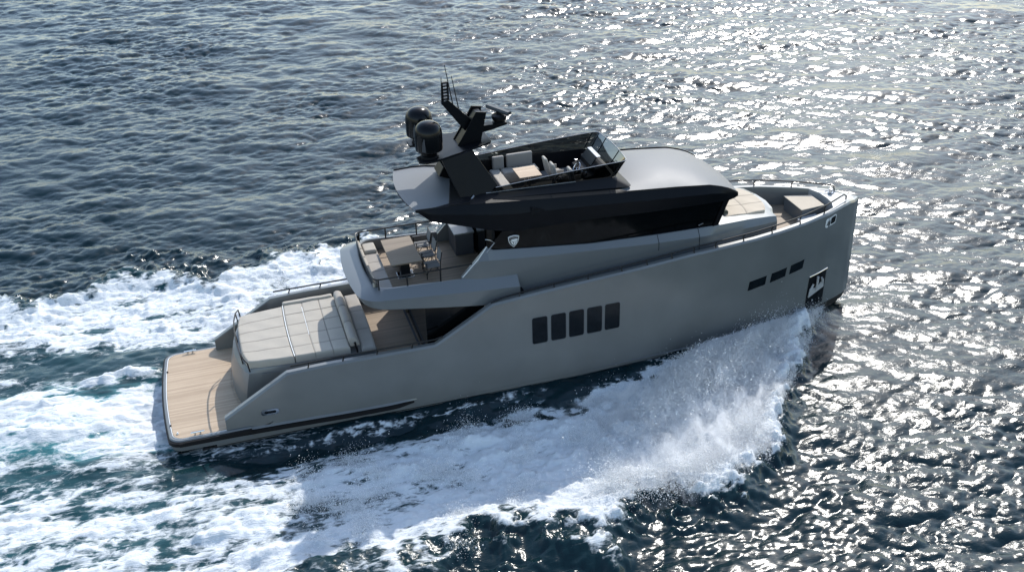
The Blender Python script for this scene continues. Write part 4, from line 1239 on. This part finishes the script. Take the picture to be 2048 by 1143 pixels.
# mast
mast_p = [(11.20, 8.70), (11.57, 9.26), (11.97, 9.92), (12.34, 9.86), (12.08, 8.74)]
ms = MB()
ms.prism(mast_p, 'y', -.34, -.28); ms.prism(mast_p, 'y', .28, .34)
ms.hexa([(11.28, -.28, 8.75), (11.5, -.28, 8.75), (11.5, .28, 8.75), (11.28, .28, 8.75)], [(12.0, -.28, 9.82), (12.2, -.28, 9.82), (12.2, .28, 9.82), (12.0, .28, 9.82)])
mast = ms.build('mast', M['black'], yacht, 0, .01)
MB().hexa([(11.62, -.13, 9.16), (11.95, -.13, 9.46), (11.95, .13, 9.46), (11.62, .13, 9.16)], [(10.80, -.09, 10.31), (11.08, -.09, 10.37), (11.08, .09, 10.37), (10.80, .09, 10.31)]).build('mast_arm', M['black'], mast, 0, .01)
MB().lathe((11.5, -.02, 9.93), [(.05, 0), (.05, .05), (.02, .08)], 10).build('arm_light', M['grime'], mast, 40)
lm = MB().box((10.88, -.05, 10.33), (10.93, .05, 10.98)).box((11.07, -.05, 10.36), (11.12, .05, 10.98))
for k in range(6): lm.box((10.88, -.05, 10.38 + .115 * k), (11.12, .05, 10.43 + .115 * k))
lm.build('mast_lights', M['matt'], mast, 0, .008)
MB().tube([(10.86, 0, 10.3), (10.89, 0, 11.18)], [.02, .014], 6).build('lightning_rod', M['rail'], mast, 40)
MB().tube([(11.25, -.05, 10.08), (11.02, -.05, 11.62)], [.022, .012], 6).build('whip_antenna', M['rail'], mast, 40)
MB().tube([(11.47, .04, 9.85), (11.26, .04, 11.17)], [.022, .012], 6).build('whip_antenna', M['rail'], mast, 40)
MB().hexa([(12.1, -.12, 9.04), (12.2, -.12, 9.04), (12.2, .12, 9.04), (12.1, .12, 9.04)], [(12.1, -.12, 9.32), (12.2, -.12, 9.3), (12.2, .12, 9.3), (12.1, .12, 9.32)]).prism([(12.15, 9.06), (12.5, 9.10), (13.12, 9.24), (13.12, 9.30), (12.15, 9.31)], 'y', -.16, .16).build('radar_bracket', M['black'], mast, 0, .008)
rd = MB().lathe((12.88, 0, 9.30), [(.24, 0), (.25, .03), (.19, .05), (.19, .07), (.25, .12), (.27, .20), (.27, .26), (.22, .30), (.10, .31), (.10, .40)], 24).build('radar', M['matt'], mast, 40)
rd.name = 'radar'
bar = MB()
a_, b_ = Vector((12.64, .60, 9.72)), Vector((13.13, -.42, 9.72))
t_ = (b_ - a_).normalized(); nn = Vector((-t_.y, t_.x, 0))
bar.loft([[tuple(p + nn * u + Vector((0, 0, w))) for u, w in ((-.09, -.05), (.09, -.05), (.11, 0), (.07, .07), (-.07, .07), (-.11, 0))] for p in (a_, a_.lerp(b_, .03), a_.lerp(b_, .97), b_)], True, True, True)
bar.build('radar_bar', M['graphite'], mast, 30)
# flybridge furniture
sf = pad('flybridge_sofa', lambda y: 12.75, lambda y: 13.14, -1.25, 1.22, 7.0, .42, [], [.33, .66], M['cushion'], yacht, (14, 60), .05, .012, .014)
pad('sofa_seat', lambda y: 13.16, lambda y: 14.55, .72, 1.22, 7.0, .42, [.5], [], M['cushion'], sf, (40, 16), .05, .012, .014)
MB().box((12.88, 1.12, 6.99), (13.32, 1.26, 7.50)).build('sofa_backrest', M['cushion2'], sf, 0, .05, seg=3)
MB().box((13.42, 1.12, 6.99), (14.42, 1.26, 7.52)).build('sofa_backrest', M['cushion2'], sf, 0, .05, seg=3)
for (hx_, hy_) in ((14.72, .20), (14.80, -.38), (15.25, -1.02)):
    hs_ = MB().hexa([(hx_ - .06, hy_ - .24, 6.98), (hx_ + .12, hy_ - .24, 6.98), (hx_ + .12, hy_ + .24, 6.98), (hx_ - .06, hy_ + .24, 6.98)],
                    [(hx_ - .20, hy_ - .19, 7.62), (hx_ - .09, hy_ - .19, 7.64), (hx_ - .09, hy_ + .19, 7.64), (hx_ - .20, hy_ + .19, 7.62)]).build('helm_seat', M['cushion'], yacht, 0, .06, seg=3)
    MB().box((hx_, hy_ - .25, 6.90), (hx_ + .50, hy_ + .25, 7.02)).build('seat_base', M['cushion'], hs_, 0, .05, seg=3)
    for sy in (-1, 1): MB().box((hx_ + .05, hy_ + sy * .265 - .025, 7.0), (hx_ + .42, hy_ + sy * .265 + .025, 7.18)).build('armrest', M['cushion'], hs_, 0, .02)
    MB().tube([(hx_ + .22, hy_, 6.55), (hx_ + .22, hy_, 6.9)], .07, 10).build('seat_post', M['grime'], hs_, 40)
cn = MB().hexa([(15.95, -1.0, 6.55), (16.5, -1.0, 6.55), (16.5, .55, 6.55), (15.95, .55, 6.55)], [(16.12, -1.0, 7.38), (16.5, -1.0, 7.48), (16.5, .55, 7.48), (16.12, .55, 7.38)]).build('helm_console', M['matt'], yacht, 0, .02)
MB().hexa([(16.10, -.55, 7.36), (16.16, -.55, 7.36), (16.16, .45, 7.36), (16.10, .45, 7.36)], [(16.32, -.52, 7.64), (16.38, -.52, 7.64), (16.38, .42, 7.64), (16.32, .42, 7.64)]).build('console_screen', M['matt'], cn, 0, .01)
MB().box((16.33, -.54, 7.635), (16.5, .44, 7.66)).build('console_hood', M['grime'], cn, 0, .01)
wh = MB()
wc, wa, wb = Vector((15.72, -.12, 7.16)), Vector((0, 1, 0)), Vector((.55, 0, .83))
wh.tube([tuple(wc + .21 * (math.cos(a * math.pi / 12) * wa + math.sin(a * math.pi / 12) * wb)) for a in range(25)], .018, 6, False)
for a in (1.57, 3.66, 5.76): wh.tube([tuple(wc), tuple(wc + .21 * (math.cos(a) * wa + math.sin(a) * wb))], .014, 6)
wh.tube([tuple(wc), (15.98, -.12, 7.05)], .03, 8)
wh.build('steering_wheel', M['steel'], cn, 40)
tl = MB()
for k, yy in enumerate((.18, .26, .34)): tl.tube([(15.95, yy, 7.15), (15.82, yy, 7.32 - .02 * k)], .02, 6).lathe((15.82, yy, 7.3 - .02 * k), [(.01, 0), (.035, .02), (.03, .05), (.01, .06)], 8)
tl.lathe((15.75, -.62, 7.16), [(.05, 0), (.05, .06), (.02, .09)], 10).lathe((15.85, -.75, 7.16), [(.05, 0), (.05, .06), (.02, .09)], 10)
tl.build('throttle_lever', M['steel'], cn, 40)
MB().hexa([(15.62, -1.0, 6.6), (16.0, -1.0, 6.6), (16.0, .5, 6.6), (15.62, .5, 6.6)], [(15.74, -1.0, 7.12), (16.12, -1.0, 7.2), (16.12, .5, 7.2), (15.74, .5, 7.12)]).build('console_shelf', M['matt'], cn, 0, .02)

# foredeck ------------------------------------------------------------------
MB().prism([(23.2, -2.0), (24.4, -1.69), (25.8, -1.14), (26.5, -.55), (26.5, .55), (25.8, 1.14), (24.4, 1.69), (23.2, 2.0)], 'z', 3.25, 3.404).build('foredeck_sole', M['teakshade'], yacht, 0)
cp = MB()
capo = [(26.2, -(Yh(26.2) - .2)), (26.7, -(Yh(26.7) - .1)), (27.1, -(Yh(27.1) - .1)), (27.5, -.34), (27.75, -.16), (27.75, .16), (27.5, .34), (27.1, Yh(27.1) - .1), (26.7, Yh(26.7) - .1), (26.2, Yh(26.2) - .2), (26.42, .5), (26.46, 0), (26.42, -.5)]
n = len(capo)
cp.add([(x, y, sheer(x) - .006) for x, y in capo] + [(x, y, 3.3) for x, y in capo], [tuple(range(n)), tuple(range(n, 2 * n))[::-1]] + [(i, (i + 1) % n, n + (i + 1) % n, n + i) for i in range(n)])
cp.build('bow_deck', M['light'], yacht, 0)
hb = MB().hexa([(25.12, -.46, 3.4), (26.1, -.40, 3.4), (26.1, .52, 3.4), (25.12, .92, 3.4)], [(25.14, -.46, 3.97), (26.14, -.40, 4.0), (26.12, .55, 4.0), (25.14, .95, 3.97)]).build('bow_locker', M['house'], yacht, 0, .015)
MB().hexa([(25.10, -.48, 3.975), (26.16, -.42, 4.003), (26.14, .57, 4.003), (25.10, .97, 3.975)], [(25.10, -.48, 4.015), (26.16, -.42, 4.043), (26.14, .57, 4.043), (25.10, .97, 4.015)]).build('locker_lid', M['cream'], hb, 0, .012)
MB().hexa([(24.72, -1.38, 3.4), (25.75, -1.0, 3.4), (25.75, -.48, 3.4), (24.92, -.48, 3.4)], [(24.72, -1.38, 3.72), (25.75, -1.0, 3.76), (25.75, -.48, 3.76), (24.92, -.48, 3.72)]).build('bow_seat', M['light'], yacht, 0, .015)
wl = MB()
wl.lathe((26.85, .32, 4.13), [(.10, 0), (.11, .03), (.07, .05), (.06, .14), (.09, .16), (.09, .19), (.03, .21)], 16)
wl.tube([(26.7, .5, 4.15), (26.95, .45, 4.19), (27.05, .25, 4.16)], .018, 6)
wl.build('windlass', M['steel'], yacht, 40)

# rails on the bulwarks
for sy in (-1, 1):
    r1 = MB()
    r1.tube([(4.37, sy * 2.70, 2.63), (6, sy * 2.70, 2.64), (7.5, sy * 2.71, 2.64), (9.45, sy * 2.71, 2.62), (9.75, sy * 2.72, 2.70)], .03)
    for x in (4.95, 6.15, 7.35, 8.6): r1.tube([(x + .07, sy * 2.70, 2.635), (x, sy * 2.74, 2.44)], .026, 6)
    r1.build('cockpit_rail', M['rail'], yacht, 40)
    r2 = MB()
    hgt = lambda x: lerp(x, [11.5, 12.2, 14, 18, 24, 27], [.02, .10, .14, .19, .27, .27])
    px = list(np.linspace(11.55, 26.4, 40)) + [26.7, 26.95]
    r2.tube([(x, sy * (Yh(x) - .14 - .16 * max(0, (x - 24) / 3)), sheer(x) + hgt(x)) for x in px] + [(27.08, sy * .46, sheer(27.1) + .2), (27.1, sy * .44, sheer(27.1) + .02)], .03)
    for x in (12.6, 13.9, 15.2, 16.5, 17.5, 18.5, 19.4, 20.3, 21.5, 22.8, 24.2, 25.6):
        y = Yh(x) - .14 - .16 * max(0, (x - 24) / 3)
        r2.tube([(x + .06, sy * y, sheer(x) + hgt(x)), (x + .0, sy * (y + .01), sheer(x) + hgt(x) * .6), (x + .02, sy * (y + .05), sheer(x) - .02)], .026, 6)
    r2.build('bow_rail', M['rail'], yacht, 40)

# ------------------------------------------------------------------ loose furniture
T = empty('dining_table', (9.02, .12, 4.104))
tag(T, 'wooden dining table with shade-darkened top on the upper deck, between aft sofa and three chairs', 'dining table')
MB().prism([(-.57, -1.03), (.56, -1.04), (.54, 1.05), (-.56, 1.05)], 'z', .70, .756).build('tabletop', M['tabledark'], T, 0, .01)
for sy in (-1, 1):
    y0 = sy * .49
    MB().hexa([(-.18, y0 - .13, .03), (.18, y0 - .13, .03), (.18, y0 + .13, .03), (-.18, y0 + .13, .03)], [(-.15, y0 - .11, .70), (.15, y0 - .11, .70), (.15, y0 + .11, .70), (-.15, y0 + .11, .70)]).build('pedestal', M['matt'], T, 0, .02)
    MB().box((-.30, y0 - .28, 0), (.30, y0 + .28, .03)).build('base_plate', M['steel'], T, 0, .01)

def make_chair():
    t = empty('dining_chair', (0, 0, 0))
    MB().box((-.28, -.26, .42), (.24, .26, .455)).build('seat', M['chairweb'], t, 0, .012)
    MB().hexa([(.22, -.25, .58), (.25, -.25, .58), (.25, .25, .58), (.22, .25, .58)], [(.30, -.25, .98), (.33, -.25, .98), (.33, .25, .98), (.30, .25, .98)]).build('backrest', M['chairweb'], t, 0, .01)
    for s_ in (-1, 1):
        MB().tube([(-.28, s_ * .28, 0), (-.26, s_ * .28, .66)], .016, 6).build('leg', M['rail'], t, 40)
        MB().tube([(.22, s_ * .28, 0), (.24, s_ * .28, .6), (.32, s_ * .27, 1.0)], .016, 6).build('leg', M['rail'], t, 40)
        MB().box((-.30, s_ * .28 - .03, .655), (.25, s_ * .28 + .03, .675)).build('armrest', M['slate'], t, 0, .006)
    MB().tube([(-.27, -.28, .2), (.23, .28, .4)], .012, 6).tube([(-.27, .28, .2), (.23, -.28, .4)], .012, 6).tube([(-.275, -.28, .14), (-.275, .28, .14)], .012, 6).tube([(.225, -.28, .14), (.225, .28, .14)], .012, 6).build('stretcher', M['rail'], t, 40)
    return t
chair = make_chair()
clabels = ['black framed armchair at the dining table, nearest the starboard rail of the upper deck',
           'black framed armchair at the dining table, the middle one of the three in the row',
           'black framed armchair at the dining table, farthest from the starboard rail']
for k, y in enumerate((-.72, .10, .92)):
    if k == 0:
        c = chair
    else:
        c = chair.copy(); C.objects.link(c)
        for ch in list(chair.children):
            q = ch.copy(); C.objects.link(q); q.parent = c
    c.matrix_world = MY @ Matrix.Translation((9.97, y, 4.104)) @ Matrix.Rotation(R((0, 2, -1)[k]), 4, 'Z')
    tag(c, clabels[k], 'chair', 'dining chairs on the upper deck')

T2 = empty('lounge_table', (13.84, -.05, 6.552))
tag(T2, 'small pale oak table on two legs between the flybridge sofa and the helm seats', 'table')
MB().prism([(-.42, -.46), (.42, -.47), (.42, .47), (-.42, .46)], 'z', .69, .728).build('tabletop', M['table'], T2, 0, .008)
for sy in (-1, 1): MB().tube([(0, sy * .25, 0), (0, sy * .25, .69)], .045, 12).build('pedestal', M['steel'], T2, 40)
